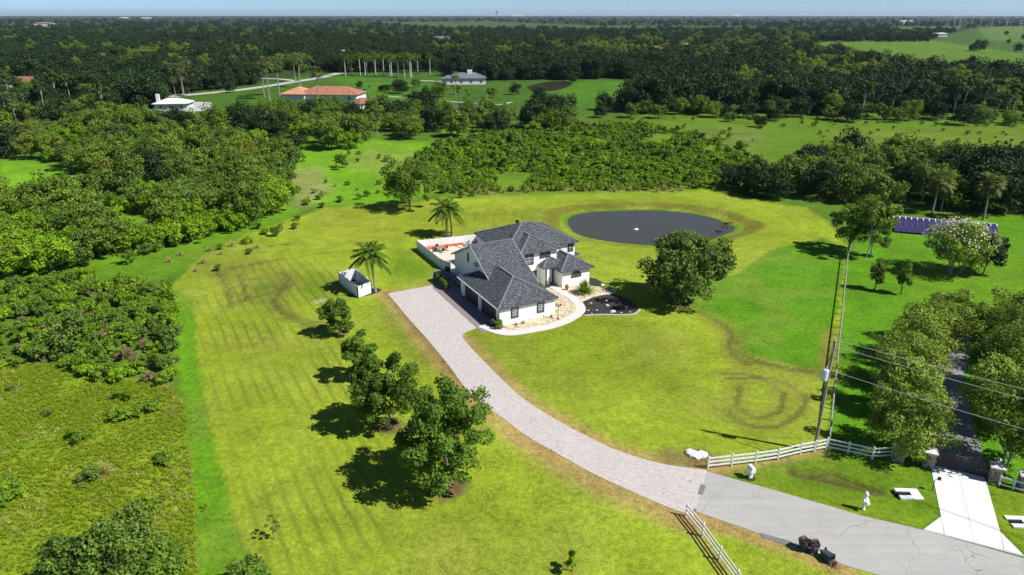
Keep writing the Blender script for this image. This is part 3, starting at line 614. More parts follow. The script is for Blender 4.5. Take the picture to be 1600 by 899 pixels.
for (v0, v1) in ((1.0, 5.9), (6.9, 11.8)):
    d_ = MB().box(-0.03, 0.0, v0, v1, 0.05, 2.25).build('garage_door', M['garage'], house)
    for k in range(4): MB().box(-0.055, -0.032, v0 + .06, v1 - .06, 0.09 + k * .54, 0.09 + k * .54 + .49).build('panel', M['garage'], d_)
for v0 in (0.15, 6.05, 12.0): MB().box(-0.16, -0.002, v0 + .1, v0 + .65, 0, 2.52).build('column', M['stucco'], house)
dr_ = MB().box(13.75, 14.92, 10.90, 10.957, 0.16, 2.75).build('front_door', M['dark_trim'], house)
MB().box(14.12, 14.62, 10.87, 10.898, 0.2, 2.5).build('door_leaf', M['gutter'], dr_); MB().box(13.84, 14.02, 10.87, 10.898, 0.3, 2.5).build('sidelight', M['pane'], dr_)
MB().box(13.02, 13.2, 10.06, 10.14, 0.1, 2.9).build('corner_trim', M['dark_trim'], house)
MB().box(1.75, 2.248, 11.7, 12.6, 4.55, 5.0).build('utility_box', M['tan'], house)
MB().box(-.52, -.40, -.4, 13.9, 2.58, 2.74).build('gutter', M['gutter'], house)
for (u, v, z_) in ((13.1, 23.2, 6.35), (10.0, 16.3, 7.0)): MB().lathe([(.09, 0), (.09, .5), (.12, .5), (.12, .58)], 8, (0, 0)).build('vent_pipe', M['black'], house, (u, v, z_))
MB().lathe([(.22, -.1), (.22, .35), (.38, .40), (.30, .62), (.05, .68)], 12).build('roof_turbine', M['black'], house, (13.2, 20.2, 7.62))

# ------------------------------------------------------------------ pool yard behind the garage
def along(a, b_, n): return [(a[0] + (b_[0]-a[0]) * i / n, a[1] + (b_[1]-a[1]) * i / n) for i in range(n + 1)]
def panel_fence(name, corners, h, label, step=2.2, th=0.05):
    root = empty(name, (*corners[0], 0)); ox, oy = corners[0]
    tag(root, label, 'fence')
    for a, b_ in zip(corners[:-1], corners[1:]):
        L = math.dist(a, b_); n = max(1, round(L / step)); P = along(a, b_, n)
        for i, (p, q) in enumerate(zip(P[:-1], P[1:])):
            MB().bar((p[0]-ox, p[1]-oy, h/2 + .03), (q[0]-ox, q[1]-oy, h/2 + .03), th, h).build('panel', M['white_vinyl'], root)
            m_ = MB(); k = 11
            for j in range(k):
                t = (j + .5) / k; m_.bar((p[0]-ox+(q[0]-p[0])*t, p[1]-oy+(q[1]-p[1])*t, .08), (p[0]-ox+(q[0]-p[0])*t, p[1]-oy+(q[1]-p[1])*t, h - .02), .09, th + .03, up=(q[0]-p[0], q[1]-p[1], 0))
            m_.build('picket', M['white_vinyl'], root)
        for p in P:
            MB().box(-.065, .065, -.065, .065, 0, h + .12).add([(-.09, -.09, h+.12), (.09, -.09, h+.12), (.09, .09, h+.12), (-.09, .09, h+.12), (0, 0, h+.24)], [(3, 2, 1, 0), (0, 1, 4), (1, 2, 4), (2, 3, 4), (3, 0, 4)]).build('post', M['white_vinyl'], root, (p[0]-ox, p[1]-oy, 0))
    return root
zh = lambda x, y, z_: g(640 + x / 4.4444, 330 + y / 4.4444, z_)
F2, F1, FB = zh(222, 402, 0), zh(55, 268, 0), zh(470, 163, 1.7)
F0 = huv(2.2, 23.2)
panel_fence('pool_fence', [F0, F2, F1, FB, huv(9.2, 25.5)], 1.7, 'white vinyl privacy fence around the pool deck behind the house')
deck = [huv(2.5, 21.6), F0, (F2[0]+.2, F2[1]+.1), (F1[0]+.3, F1[1]-.3), (FB[0], FB[1]-.3), huv(9.2, 25.0), huv(8, 21.6)]
sheet('pool_deck', deck, 0.05, M['deck'])
b0, b1 = Vector((*zh(122, 262, 0.3), 0)), Vector((*zh(425, 214, 0.3), 0)); dn = (b1 - b0).normalized(); pn = Vector((-dn.y, dn.x, 0))
tr_ = MB().bar(b0 + pn * .9 + Vector((0, 0, .2)), b1 + pn * .9 + Vector((0, 0, .2)), 2.0, 0.5).build('terracotta_bench', M['terracotta'])
tag(tr_, 'long orange terracotta terrace along the white pool fence', 'terrace')
lb = MB()
for t in (0.30, 0.62):
    p = b0.lerp(b1, t); MB().bar(p + Vector((0, 0, .07)), p - pn * 2.4 + dn * 0.6 + Vector((0, 0, .07)), .16, .04).build('deck_drain', M['black']).__setitem__('kind', 'structure')
tb = empty('patio_table', (*zh(212, 278, 0.05), .05)); tag(tb, 'dark round patio table with chairs on the pool deck', 'table')
MB().lathe([(.75, .68), (.75, .74)], 16).build('table_top', M['metal_grey'], tb); MB().lathe([(.3, 0), (.05, .05), (.05, .68)], 8).build('pedestal', M['black'], tb)
for k in range(4):
    ch = empty('patio_chair', (tb.location.x + 1.15 * math.cos(k*1.57+.5), tb.location.y + 1.15 * math.sin(k*1.57+.5), .05), k*1.57+.5)
    tag(ch, 'black patio chair pulled up to the round table on the pool deck', 'chair', 'patio chairs by the pool')
    MB().box(-.25, .25, -.25, .25, .40, .46).build('seat', M['black'], ch); MB().box(.22, .27, -.25, .25, .46, .95).build('backrest', M['black'], ch)
    for sx in (-.22, .22):
        for sy in (-.22, .22): MB().box(sx-.02, sx+.02, sy-.02, sy+.02, 0, .40).build('leg', M['black'], ch)
for k, (x, y) in enumerate(((395, 238), (432, 232), (455, 225))):
    lo = empty('pool_lounger', (*zh(x, y, .05), .05), 1.1); tag(lo, 'dark pool lounger on the deck beside the grey roof eave', 'lounger', 'loungers on the pool deck')
    MB().box(-.9, .35, -.3, .3, .28, .34).build('seat', M['metal_grey'], lo); MB().add([(.35, -.3, .3), (.35, .3, .3), (.9, .3, .75), (.9, -.3, .75), (.37, -.3, .24), (.37, .3, .24), (.94, .3, .70), (.94, -.3, .70)], [(0, 3, 2, 1), (4, 5, 6, 7), (0, 1, 5, 4), (2, 3, 7, 6), (1, 2, 6, 5), (3, 0, 4, 7)]).build('backrest', M['metal_grey'], lo)
    for sx in (-.8, .25):
        for sy in (-.25, .25): MB().box(sx-.02, sx+.02, sy-.02, sy+.02, 0, .28).build('leg', M['metal_grey'], lo)
# hedge, air conditioners and bin beside the garage
def leaf_quads(C_, Nn, s, rs, asp=1.7):
    n = len(C_); a = rs.normal(size=(n, 3)); a -= (a * Nn).sum(1, keepdims=True) * Nn; a /= np.linalg.norm(a, axis=1, keepdims=True) + 1e-9
    b_ = np.cross(Nn, a); s = np.asarray(s).reshape(-1, 1) * np.ones((n, 1))
    V_ = np.stack([C_ - a * s * .5 * asp / 1.3, C_ - b_ * s * .42 + a * s * .1, C_ + a * s * .5 * asp / 1.3, C_ + b_ * s * .42 + a * s * .1], 1).reshape(-1, 3)
    return V_, np.arange(4 * n).reshape(-1, 4)
def unit(v): return v / (np.linalg.norm(v, axis=1, keepdims=True) + 1e-9)
def box_bush(name, sx, sy, sz, leaf, n, mat, seed):
    rs = np.random.default_rng(seed); d = unit(rs.normal(size=(n, 3))); d[:, 2] = np.abs(d[:, 2]); p = np.sign(d) * np.abs(d) ** .45
    P = p * np.array([sx/2, sy/2, sz]) * rs.uniform(.82, 1.05, (n, 1)); V_, Q_ = leaf_quads(P, unit(d + rs.normal(size=(n, 3)) * .5), leaf, rs)
    return fast_mesh(name, V_, Q_, mat, {'tint': np.repeat(rs.random(n), 4)})
def bush_thing(name, label, loc, rz, sx, sy, sz, leaf, n, mat, seed, cat, group=None):
    r = empty(name, loc, rz); tag(r, label, cat, group)
    link('foliage', box_bush('foliage', sx, sy, sz, leaf, n, mat, seed), r)
    m_ = MB()
    for k in range(3): m_.tube([(-.3 + .3*k, 0, 0), (-.35 + .35*k, 0, sz * .6)], [.04, .02], 5)
    m_.build('stem', M['bark'], r); return r
hx, hy = huv(-1.35, 18.2); bush_thing('clipped_hedge', 'dark clipped hedge beside the air conditioners at the garage corner', (hx, hy, 0.04), HANG + math.pi/2, 5.4, 1.1, 1.5, .16, 2600, M['leaf_olive'], 5, 'hedge')
hx, hy = huv(-0.45, -0.75); bush_thing('round_bush', 'small clipped bush at the near corner of the garage', (hx, hy, 0.05), 0, .95, .95, 1.25, .14, 900, M['leaf_shrub'], 6, 'bush')
for k, v_ in enumerate((20.8, 19.0, 17.2, 15.4)):
    hx, hy = huv(0.9, v_); ac = empty('air_conditioner', (hx, hy, .042), HANG); tag(ac, 'grey air conditioning unit between the hedge and the gable wall', 'air conditioner', 'air conditioners by the hedge')
    MB().box(-.45, .45, -.45, .45, 0.0, .9).build('casing', M['metal_grey'], ac); MB().lathe([(.36, .9), (.36, .94), (.30, .94)], 16).build('fan_grille', M['black'], ac)
    for j in range(5): MB().box(-.47, -.452, -.4, .4, .12 + j * .15, .2 + j * .15).build('louvre', M['black'], ac)
def wheelie_bin(loc, rot, label, group, mat='bin'):
    w = empty('wheelie_bin', loc); w.rotation_euler = rot; tag(w, label, 'bin', group)
    MB().add([(-.24, -.26, .06), (.24, -.26, .06), (.24, .26, .06), (-.24, .26, .06), (-.31, -.35, 1.0), (.31, -.35, 1.0), (.31, .35, 1.0), (-.31, .35, 1.0), (-.27, -.31, 1.0), (.27, -.31, 1.0), (.27, .31, 1.0), (-.27, .31, 1.0), (-.21, -.23, .1), (.21, -.23, .1), (.21, .23, .1), (-.21, .23, .1)],
             [(3, 2, 1, 0), (0, 1, 5, 4), (1, 2, 6, 5), (2, 3, 7, 6), (3, 0, 4, 7), (4, 5, 9, 8), (5, 6, 10, 9), (6, 7, 11, 10), (7, 4, 8, 11), (9, 13, 12, 8), (10, 14, 13, 9), (11, 15, 14, 10), (8, 12, 15, 11), (12, 13, 14, 15)]).build('body', M[mat], w)
    MB().bar((-.33, .38, .96), (.33, .38, .96), .04, .05).build('handle', M['black'], w)
    for s in (-1, 1): MB().tube([(s*.24, .30, .1), (s*.31, .30, .1)], .1, 10).build('wheel', M['black'], w)
    return w
hx, hy = huv(1.4, 22.6); b_ = wheelie_bin((hx, hy, .05), (0, 0, .6), 'black wheeled bin at the end of the clipped hedge', None, 'black')
MB().box(-.33, .33, -.37, .4, 1.005, 1.06).build('lid', M['black'], b_)
hx, hy = huv(-0.75, 1.0); tarp = empty('covered_grill', (hx, hy, .045), HANG); tag(tarp, 'grill under a black cover beside the garage door', 'grill')
MB().add([(-.55, -.85, 0), (.5, -.85, 0), (.5, .85, 0), (-.55, .85, 0), (-.42, -.72, .85), (.35, -.78, .75), (.4, .55, .8), (-.4, .75, .65), (0, -.3, 1.1), (0, .25, 1.02)],
         [(3, 2, 1, 0), (0, 1, 5, 4), (1, 2, 6, 5), (2, 3, 7, 6), (3, 0, 4, 7), (4, 5, 8), (5, 6, 9, 8), (6, 7, 9), (7, 4, 8, 9)]).build('cover', M['black'], tarp)
MB().tube([(-.2, -.82, .7), (-.2, -1.0, .72), (.2, -1.0, .72), (.2, -.82, .7)], .03, 6).build('handle', M['metal_grey'], tarp)
# lamp post in the gravel bed
lp = empty('lamp_post', (*zh(1030, 750, .03), .03), .4); tag(lp, 'black triple head garden lamp post in the gravel bed', 'lamp post')
MB().lathe([(.14, 0), (.12, .15), (.05, .25), (.04, 2.0), (.05, 2.05)], 10).build('post', M['iron'], lp)
for k in range(3):
    a = k * 2.094; c_, s_ = math.cos(a) * .33, math.sin(a) * .33
    MB().tube([(0, 0, 1.9), (c_*.6, s_*.6, 1.82), (c_, s_, 1.95)], .02, 6).build('arm', M['iron'], lp)
    hd = MB().lathe([(.06, 1.95), (.10, 2.2), (.12, 2.2), (.03, 2.32)], 8, (c_, s_)).build('lantern', M['iron'], lp)
# pots, spiky plant, boulders in the beds
pt = empty('plant_pot', (*zh(1092, 548, .04), .04)); tag(pt, 'terracotta pot with a small plant by the entry wall', 'pot')
MB().lathe([(.18, 0), (.28, .45), (.32, .45), (.32, .52), (.25, .52), (.22, .4)], 12).build('pot', M['terracotta'], pt)
rs = np.random.default_rng(3); d = unit(rs.normal(size=(90, 3)) + [0, 0, .8]); V_, Q_ = leaf_quads(d * .28 + [0, 0, .6], unit(d + rs.normal(size=(90, 3)) * .5), .16, rs); link('plant', fast_mesh('plant', V_, Q_, M['leaf_shrub'], {'tint': np.repeat(rs.random(90), 4)}), pt)
def blades(n, L, w, droop, seed, spread=1.0, up0=.25):
    """arching strap leaves from one point"""
    rs = np.random.default_rng(seed); V_, Q_, T_ = [], [], []
    for i in range(n):
        az = rs.uniform(0, 6.283); el = rs.uniform(up0, 1.45); l = L * rs.uniform(.65, 1.1); pts = []
        for k in range(5):
            t = k / 4; r = l * t * math.cos(el) * spread; zq = l * t * math.sin(el) - droop * l * t * t * math.cos(el)
            pts.append((r * math.cos(az), r * math.sin(az), max(zq, .02)))
        sx, sy = -math.sin(az), math.cos(az); b0 = len(V_)
        for k, p in enumerate(pts):
            ww = w * (1 - (k / 4) ** 2 * .92) * .5; V_ += [(p[0]-sx*ww, p[1]-sy*ww, p[2]), (p[0]+sx*ww, p[1]+sy*ww, p[2])]
        tnt = rs.random(); T_ += [tnt] * 10
        for k in range(4): Q_.append((b0+2*k, b0+2*k+1, b0+2*k+3, b0+2*k+2))
    return np.array(V_), np.array(Q_), np.array(T_)
V_, Q_, T_ = blades(260, 2.5, .16, .45, 9, 1.0, .45); sp_ = link('strap_leaf_plant', fast_mesh('strap_leaf_plant', V_, Q_, M['leaf_agave'], {'tint': T_}), None, (*zh(1212, 570, .04), .04))
tag(sp_, 'large bright green strap leaf plant in the entry gravel bed', 'plant')
def boulder(loc, r, seed, label, group=None, mat='rock', sq=.6, name='boulder'):
    rs = np.random.default_rng(seed); bm = bmesh.new(); bmesh.ops.create_icosphere(bm, subdivisions=2, radius=1)
    for v_ in bm.verts:
        k = 1 + .22 * math.sin(v_.co.x*3 + seed) * math.cos(v_.co.y*4 + seed*2) + rs.uniform(-.08, .08); v_.co = Vector((v_.co.x*r*k*1.15, v_.co.y*r*k, max(v_.co.z, -.4)*r*k*sq))
    me = bpy.data.meshes.new(name); bm.to_mesh(me); bm.free(); me.materials.append(M[mat])
    return tag(link(name, me, None, (loc[0], loc[1], loc[2] + r * .2 * sq), (0, 0, seed)), label, 'rock', group)
for k, (x, y, r) in enumerate(((1412, 700, .38), (1372, 658, .28), (1370, 625, .22), (1470, 708, .16), (1530, 700, .15), (1300, 690, .14), (1240, 690, .15), (1265, 712, .12))):
    boulder((*zh(x, y, .05), .05), r, k + 1, 'pale boulder lying in the dark mulch bed', 'boulders in the mulch bed')
for k, (x, y, r) in enumerate(((745, 798, .2), (835, 745, .25), (1260, 640, .2), (1340, 515, .35), (1380, 535, .3), (1415, 548, .3))):
    boulder((*zh(x, y, .05), .04), r, k + 21, 'brown rock lying in the pale gravel around the house', 'rocks in the gravel beds', 'tan' if k < 3 else 'cap_stone')
for k, (x, y) in enumerate(((1255, 655), (1262, 688), (1278, 608), (1320, 602))):
    r = empty('bed_plant', (*zh(x, y, .05), .05)); tag(r, 'small pale green plant in the dark mulch bed', 'plant', 'young plants in the mulch bed')
    V_, Q_, T_ = blades(40, .55, .09, .5, 50 + k); link('foliage', fast_mesh('foliage', V_, Q_, M['leaf_agave'], {'tint': T_}), r)
for k, (x, y) in enumerate(((740, 790), (790, 780), (985, 735), (830, 748))):
    r = empty('bed_shrub', (*zh(x, y, .05), .04)); tag(r, 'low dry shrub in the gravel bed under the garage windows', 'shrub', 'dry shrubs under the garage windows')
    V_, Q_, T_ = blades(36, .6, .06, .3, 60 + k); link('foliage', fast_mesh('foliage', V_, Q_, M['dead_twig'] if k != 3 else M['leaf_sabal'], {'tint': T_}), r)
for k, (x, y, r) in enumerate(((1080, 709, .55), (1088, 713, .6), (1097, 711, .5))): boulder((*g(x, y), 0), r, 31 + k, 'white limestone rock heaped on bare soil by the white rail fence', 'limestone rocks by the drive', 'concrete', .55)
# white equipment enclosure
E0, E1, E2, E3 = g(531, 443), g(560, 466), g(580.5, 458), g(557, 437)
panel_fence('equipment_enclosure', [E0, E1, E2, E3, E0], 1.85, 'white vinyl enclosure standing alone on the lawn beside a palm', 1.9)
ec = ((E0[0]+E2[0])/2, (E0[1]+E2[1])/2)
eq = empty('pool_equipment', (*ec, 0), .6); tag(eq, 'grey machinery inside the white vinyl enclosure', 'machinery')
MB().box(-.5, .5, -1.2, -.3, 0, 1.25).build('heater', M['metal_grey'], eq); MB().lathe([(.35, 0), (.35, 1.1), (.1, 1.3)], 12, (0, .6)).build('filter_tank', M['black'], eq)
MB().tube([(0, -.3, .6), (.2, .1, .9), (.3, .5, 1.0), (.35, 1.2, .3)], .07, 8).build('pipe', M['gutter'], eq); MB().tube([(-.5, -.6, .4), (-.7, 0, .5), (-.4, .9, .35)], .09, 8).build('pump', M['black'], eq)

# ------------------------------------------------------------------ fences along the road, gate, pole
def rail_fence(name, pts, label, mat, h=1.25, rails=3, rw=.05, rh=.15, pw=.13, cap=True):
    ox, oy = pts[0]; root = empty(name, (ox, oy, 0)); tag(root, label, 'fence')
    pm = MB().box(-pw/2, pw/2, -pw/2, pw/2, -.05, h + .08)
    if cap: pm.add([(-pw*.7, -pw*.7, h+.08), (pw*.7, -pw*.7, h+.08), (pw*.7, pw*.7, h+.08), (-pw*.7, pw*.7, h+.08), (0, 0, h+.2)], [(3, 2, 1, 0), (0, 1, 4), (1, 2, 4), (2, 3, 4), (3, 0, 4)])
    pme = pm.mesh('post', mat)
    for p, q in zip(pts, pts[1:] + [None]):
        link('post', pme, root, (p[0]-ox, p[1]-oy, 0))
        if q is None: break
        for k in range(rails):
            zr = h * (.30 + .66 * k / (rails - 1)) - .06 if rails > 1 else h - .06
            MB().bar((p[0]-ox, p[1]-oy, zr), (q[0]-ox, q[1]-oy, zr), rw, rh).build('rail', mat, root)
    return root
c6 = lambda x, y: g(1066 + x / 2.996, 600 + y / 2.996)
rail_fence('ranch_fence', [c6(*q) for q in ((120, 396), (230, 384), (342, 371), (447, 356), (551, 330), (617, 318), (674, 306), (775, 326), (888, 351), (980, 346))], 'white three rail fence from the paver drive to the stone gate pillar', M['white_vinyl'])
rail_fence('ranch_fence', [g(*q) for q in ((1071.7, 806.7), (1097.5, 838), (1124, 875), (1151, 912), (1180, 952))], 'white three rail fence leaving the near side of the drive at the bottom edge', M['white_vinyl'])
rail_fence('wood_fence', along(g(1294, 697), g(1325.5, 388), 27), 'weathered grey wooden fence running from the road towards the solar panels', M['wood_grey'], 1.3, 1, .10, .12, .14, False)
rail_fence('ranch_fence', along(g(1560, 760), g(1605, 772), 2), 'white rail fence between the two right hand stone pillars', M['white_vinyl'], 1.1, 2, .05, .16, .1, False)
rail_fence('wood_fence', along(g(192, 368), g(246, 351), 3), 'brown wooden rail fence among the trees left of the lawn', M['wood_brown'], 1.5, 4, .05, .17, .14, False)
rail_fence('wood_fence', along(g(0, 418), g(36, 408), 2), 'brown wooden rail fence half hidden in scrub at the left edge', M['wood_brown'], 1.5, 3, .05, .17, .14, False)
RD = math.atan2(g(1551, 748)[1] - g(1449, 726)[1], g(1551, 748)[0] - g(1449, 726)[0])
for k, (q, lamp, lab) in enumerate((((1402, 719), 0, 'stone gate pillar ending the white rail fence'), ((1449, 727), 1, 'stone gate pillar with lantern on the left side of the iron gate'),
                                ((1552, 751), 1, 'stone gate pillar with lantern on the right side of the iron gate'), ((1598, 765), 0, 'stone pillar at the right edge beyond the gate'))):
    p = empty('gate_pillar', (*g(*q), 0), RD); tag(p, lab, 'pillar', 'stone gate pillars')
    MB().box(-.48, .48, -.48, .48, -.05, 1.55).build('shaft', M['stone_face'], p)
    MB().box(-.60, .60, -.60, .60, 1.552, 1.68).add([(-.60, -.60, 1.683), (.60, -.60, 1.683), (.60, .60, 1.683), (-.60, .60, 1.683), (0, 0, 1.80)], [(0, 1, 4), (1, 2, 4), (2, 3, 4), (3, 0, 4)]).build('cap', M['cap_stone'], p)
    if lamp:
        ln = MB().lathe([(.10, 1.76), (.05, 1.82), (.05, 1.95), (.16, 2.0), (.20, 2.3), (.22, 2.3), (.05, 2.46)], 8).build('lantern', M['iron'] if k == 1 else M['metal_grey'], p)
ga, gb_ = g(1458, 728), g(1543, 748); gl = math.dist(ga, gb_); gate = empty('iron_gate', (*ga, .06), math.atan2(gb_[1]-ga[1], gb_[0]-ga[0])); tag(gate, 'black arched iron drive gate between two stone pillars', 'gate')
arch_z = lambda t: 1.35 + .45 * math.sin(math.pi * t)
for k in range(39):
    t = k / 38; MB().box(t*gl - .028, t*gl + .028, -.028, .028, .05, arch_z(t) + .16).build('bar', M['iron'], gate)
for lo in (0, -.32): MB().tube([(gl * k / 16, .03, arch_z(k / 16) + lo) for k in range(17)], .05, 6).build('top_rail', M['iron'], gate)
MB().bar((0, .03, .12), (gl, .03, .12), .06, .08).build('bottom_rail', M['iron'], gate)
kp = empty('keypad_post', (*g(1456, 767), 0)); tag(kp, 'thin black keypad post at the left edge of the white concrete drive', 'keypad post')
MB().tube([(0, 0, 0), (.02, 0, 1.15), (.35, .02, 1.25)], .035, 8).build('post', M['iron'], kp); MB().box(.30, .52, -.08, .14, 1.16, 1.42).build('keypad', M['iron'], kp)
# utility pole with transformer and lines
pb = g(1272, 705); pole = empty('utility_pole', (*pb, 0)); tag(pole, 'wooden utility pole with white transformer can beside the rail fence', 'utility pole')
MB().tube([(0, 0, -.2), (0, 0, 6), (0, 0, 12)], [.17, .15, .12], 10).build('shaft', M['wood_pole'], pole)
MB().lathe([(.12, 8.0), (.30, 8.05), (.32, 9.0), (.26, 9.12), (.06, 9.15)], 14, (-.42, -.12)).build('transformer', M['transformer'], pole)
MB().bar((-.15, -.05, 8.3), (.1, 0, 8.3), .1, .1).build('bracket', M['metal_grey'], pole); MB().bar((-.15, -.05, 8.8), (.1, 0, 8.8), .1, .1).build('bracket', M['metal_grey'], pole)
for s in (-.2, .05): MB().lathe([(.04, 9.1), (.07, 9.2), (.04, 9.3), (.06, 9.38), (.02, 9.48)], 8, (-.42 + s, -.12)).build('bushing', M['cap_stone'], pole)
MB().tube([(-.42, -.12, 9.45), (-.25, -.2, 10.6), (-.05, -.12, 11.3)], .025, 6).build('lead', M['black'], pole)
MB().lathe([(.05, 12), (.08, 12.1), (.03, 12.3)], 8).build('insulator', M['cap_stone'], pole); MB().lathe([(.07, 10.9), (.08, 11.2), (.03, 11.3)], 8, (-.2, -.1)).build('cutout_switch', M['cap_stone'], pole)
for zt, q in ((12.2, (1600, 606)), (11.5, (1600, 621)), (9.0, (1600, 669))):
    e = g(*q, zt - .35); d = Vector((e[0]-pb[0], e[1]-pb[1])); P = []
    for k in range(25):
        t = k / 24 * 2.6; P.append((d.x * t, d.y * t, zt - .9 * t * (2.6 - t) / 1.69 * .55))
    w_ = MB().tube(P, .022, 5).build('power_line', M['wire'], None, (*pb, 0)); tag(w_, {12.2: 'topmost thin power line running from the pole to the right edge', 11.5: 'middle power line strung just under the topmost line from the pole', 9.0: 'lowest power line leaving the pole at the transformer'}[zt], 'power line', 'power lines from the utility pole')
# mailbox, statue, bins, culverts
mbx = empty('mailbox', (*g(1172, 747), 0), .3); tag(mbx, 'white pedestal mailbox by the drive entrance', 'mailbox')
MB().box(-.16, .16, -.16, .16, 0, .75).build('pedestal', M['white_vinyl'], mbx)
MB().add([(x * .24, y * .36, 0.752 + z_) for y in (-1, 1) for x, z_ in ((-1, 0), (1, 0), (1, .35), (.6, .55), (-.6, .55), (-1, .35))], [(0, 1, 2, 3, 4, 5), (11, 10, 9, 8, 7, 6)] + [(i, 6+i, 6+(i+1) % 6, (i+1) % 6) for i in range(6)]).build('box', M['white_vinyl'], mbx)
tag(MB().lathe([(.45, 0), (.5, .05), (.1, .09)], 12).build('mailbox_mulch', M['mulch'], None, (*g(1172, 747.5), 0)), kind='structure')
st = empty('statue', (*g(1348.5, 796), 0), .2); tag(st, 'white figure shaped mailbox post standing on the road verge', 'statue')
MB().lathe([(.16, 0), (.18, .06), (.12, .12), (.12, .35), (.17, .7), (.20, 1.0), (.18, 1.25), (.13, 1.42), (.14, 1.52), (.17, 1.64), (.14, 1.80), (.05, 1.86)], 14).build('body', M['white_vinyl'], st, smooth=True)
MB().lathe([(.02, 0), (.12, .02), (.11, .14), (.02, .18)], 10).build('snout', M['white_vinyl'], st, (0, -.15, 1.54), smooth=True)
for s in (-1, 1): MB().tube([(s*.16, -.05, 1.18), (s*.23, -.14, .95), (s*.16, -.24, .80)], [.07, .08, .03], 8).build('flipper', M['white_vinyl'], st, smooth=True)
MB().box(-.13, .13, -.5, -.2, .80, 1.02).build('box', M['white_vinyl'], st)
def brush(n, L, seed, lean=(0, 0)):
    V_, Q_, T_ = blades(n, L, .08, .7, seed, .8, .35); V_[:, 0] += V_[:, 2] * lean[0]; V_[:, 1] += V_[:, 2] * lean[1]; return V_, Q_, T_
for k, (q, lab) in enumerate((((1255, 859), 'upright dark bin nearest the drive, stuffed with brown palm fronds'), ((1270, 863), 'upright dark bin beside another, stuffed with brown palm fronds'))):
    wb = wheelie_bin((*g(*q), .03), (0, 0, .5 + k), lab, 'bins at the roadside')
    V_, Q_, T_ = brush(70, .95, 70 + k); V_[:, 2] += .62; fb = link('palm_fronds', fast_mesh('palm_fronds', V_, Q_, M['dead_twig'], {'tint': T_}), None, (*g(*q), .05)); tag(fb, ('dry brown fronds heaped in the bin nearest the drive', 'dry brown fronds heaped in the middle bin')[k], 'fronds', 'garden waste in the bins')
fa = g(1283, 868); wheelie_bin((fa[0], fa[1], .36), (math.radians(88), 0, .45), 'dark bin tipped over on the grass edge of the road', 'bins at the roadside')
V_, Q_, T_ = brush(110, 1.1, 77); fb = link('brush_pile', fast_mesh('brush_pile', V_ * np.array([.8, .8, .6]), Q_, M['dead_twig'], {'tint': T_}), None, (*g(1303, 884), .03)); tag(fb, 'dry brown brush spilling from the tipped bin', 'brush')
for q, w_, lab in (((1419, 773), 1.0, 'white concrete culvert end with dark opening in the roadside ditch'), ((1594, 817), 1.0, 'white concrete culvert end at the right edge of the picture')):
    cu = empty('culvert_end', (*g(*q), 0), -.06); tag(cu, lab, 'culvert', 'concrete culvert ends')
    MB().box(-.95, 1.05, .28, .72, -.1, .13).build('side_wall', M['concrete'], cu); MB().box(-.95, 1.05, -.72, -.28, -.1, .13).build('side_wall', M['concrete'], cu); MB().box(.2, 1.05, -.279, .279, -.1, .128).build('head_slab', M['concrete'], cu)
    MB().box(-.9, .199, -.279, .279, -.25, .035).build('pipe_mouth', M['black'], cu)
# solar array: single panels on a tilted rack
s0, s1 = Vector((*g(1398, 364), 0)), Vector((*g(1562, 378), 0)); sl = (s1 - s0).length
sa_ = empty('solar_array', s0, math.atan2(s1.y - s0.y, s1.x - s0.x)); tag(sa_, 'long ground mounted rack of purple solar panels behind the flowering tree', 'solar array')
npn = 17; pwid = sl / npn; tl = math.radians(26); pL = 1.9; ftop = MB().box(0.02, pwid-.03, 0.02, pL-.03, -.04, 0).mesh('panel', M['solar']); fl2 = MB().box(0.02, pwid-.03, .02, .66, -.04, 0).mesh('panel', M['solar'])
for r in range(3):
    for k in range(npn):
        d0 = r * pL; link('panel', fl2 if r == 2 else ftop, sa_, (k * pwid, d0 * math.cos(tl), .35 + d0 * math.sin(tl)), (tl, 0, 0))
for k in range(npn + 1):
    d0, d1 = 2 * pL, 2 * pL + .7; MB().bar((k*pwid, d0 * math.cos(tl), .40 + d0 * math.sin(tl)), (k*pwid, d1 * math.cos(tl), .40 + d1 * math.sin(tl)), .14, .05).build('frame', M['white_vinyl'], sa_)
d1 = 2 * pL + .75; MB().bar((0, d1 * math.cos(tl), .36 + d1 * math.sin(tl)), (sl, d1 * math.cos(tl), .36 + d1 * math.sin(tl)), .12, .08).build('top_frame', M['white_vinyl'], sa_)
for k in range(0, npn + 1, 3):
    for d0 in (.5, 3.4): MB().box(k*pwid-.06, k*pwid+.06, d0*math.cos(tl)-.06, d0*math.cos(tl)+.06, -.05, .28 + d0*math.sin(tl)).build('leg', M['metal_grey'], sa_)

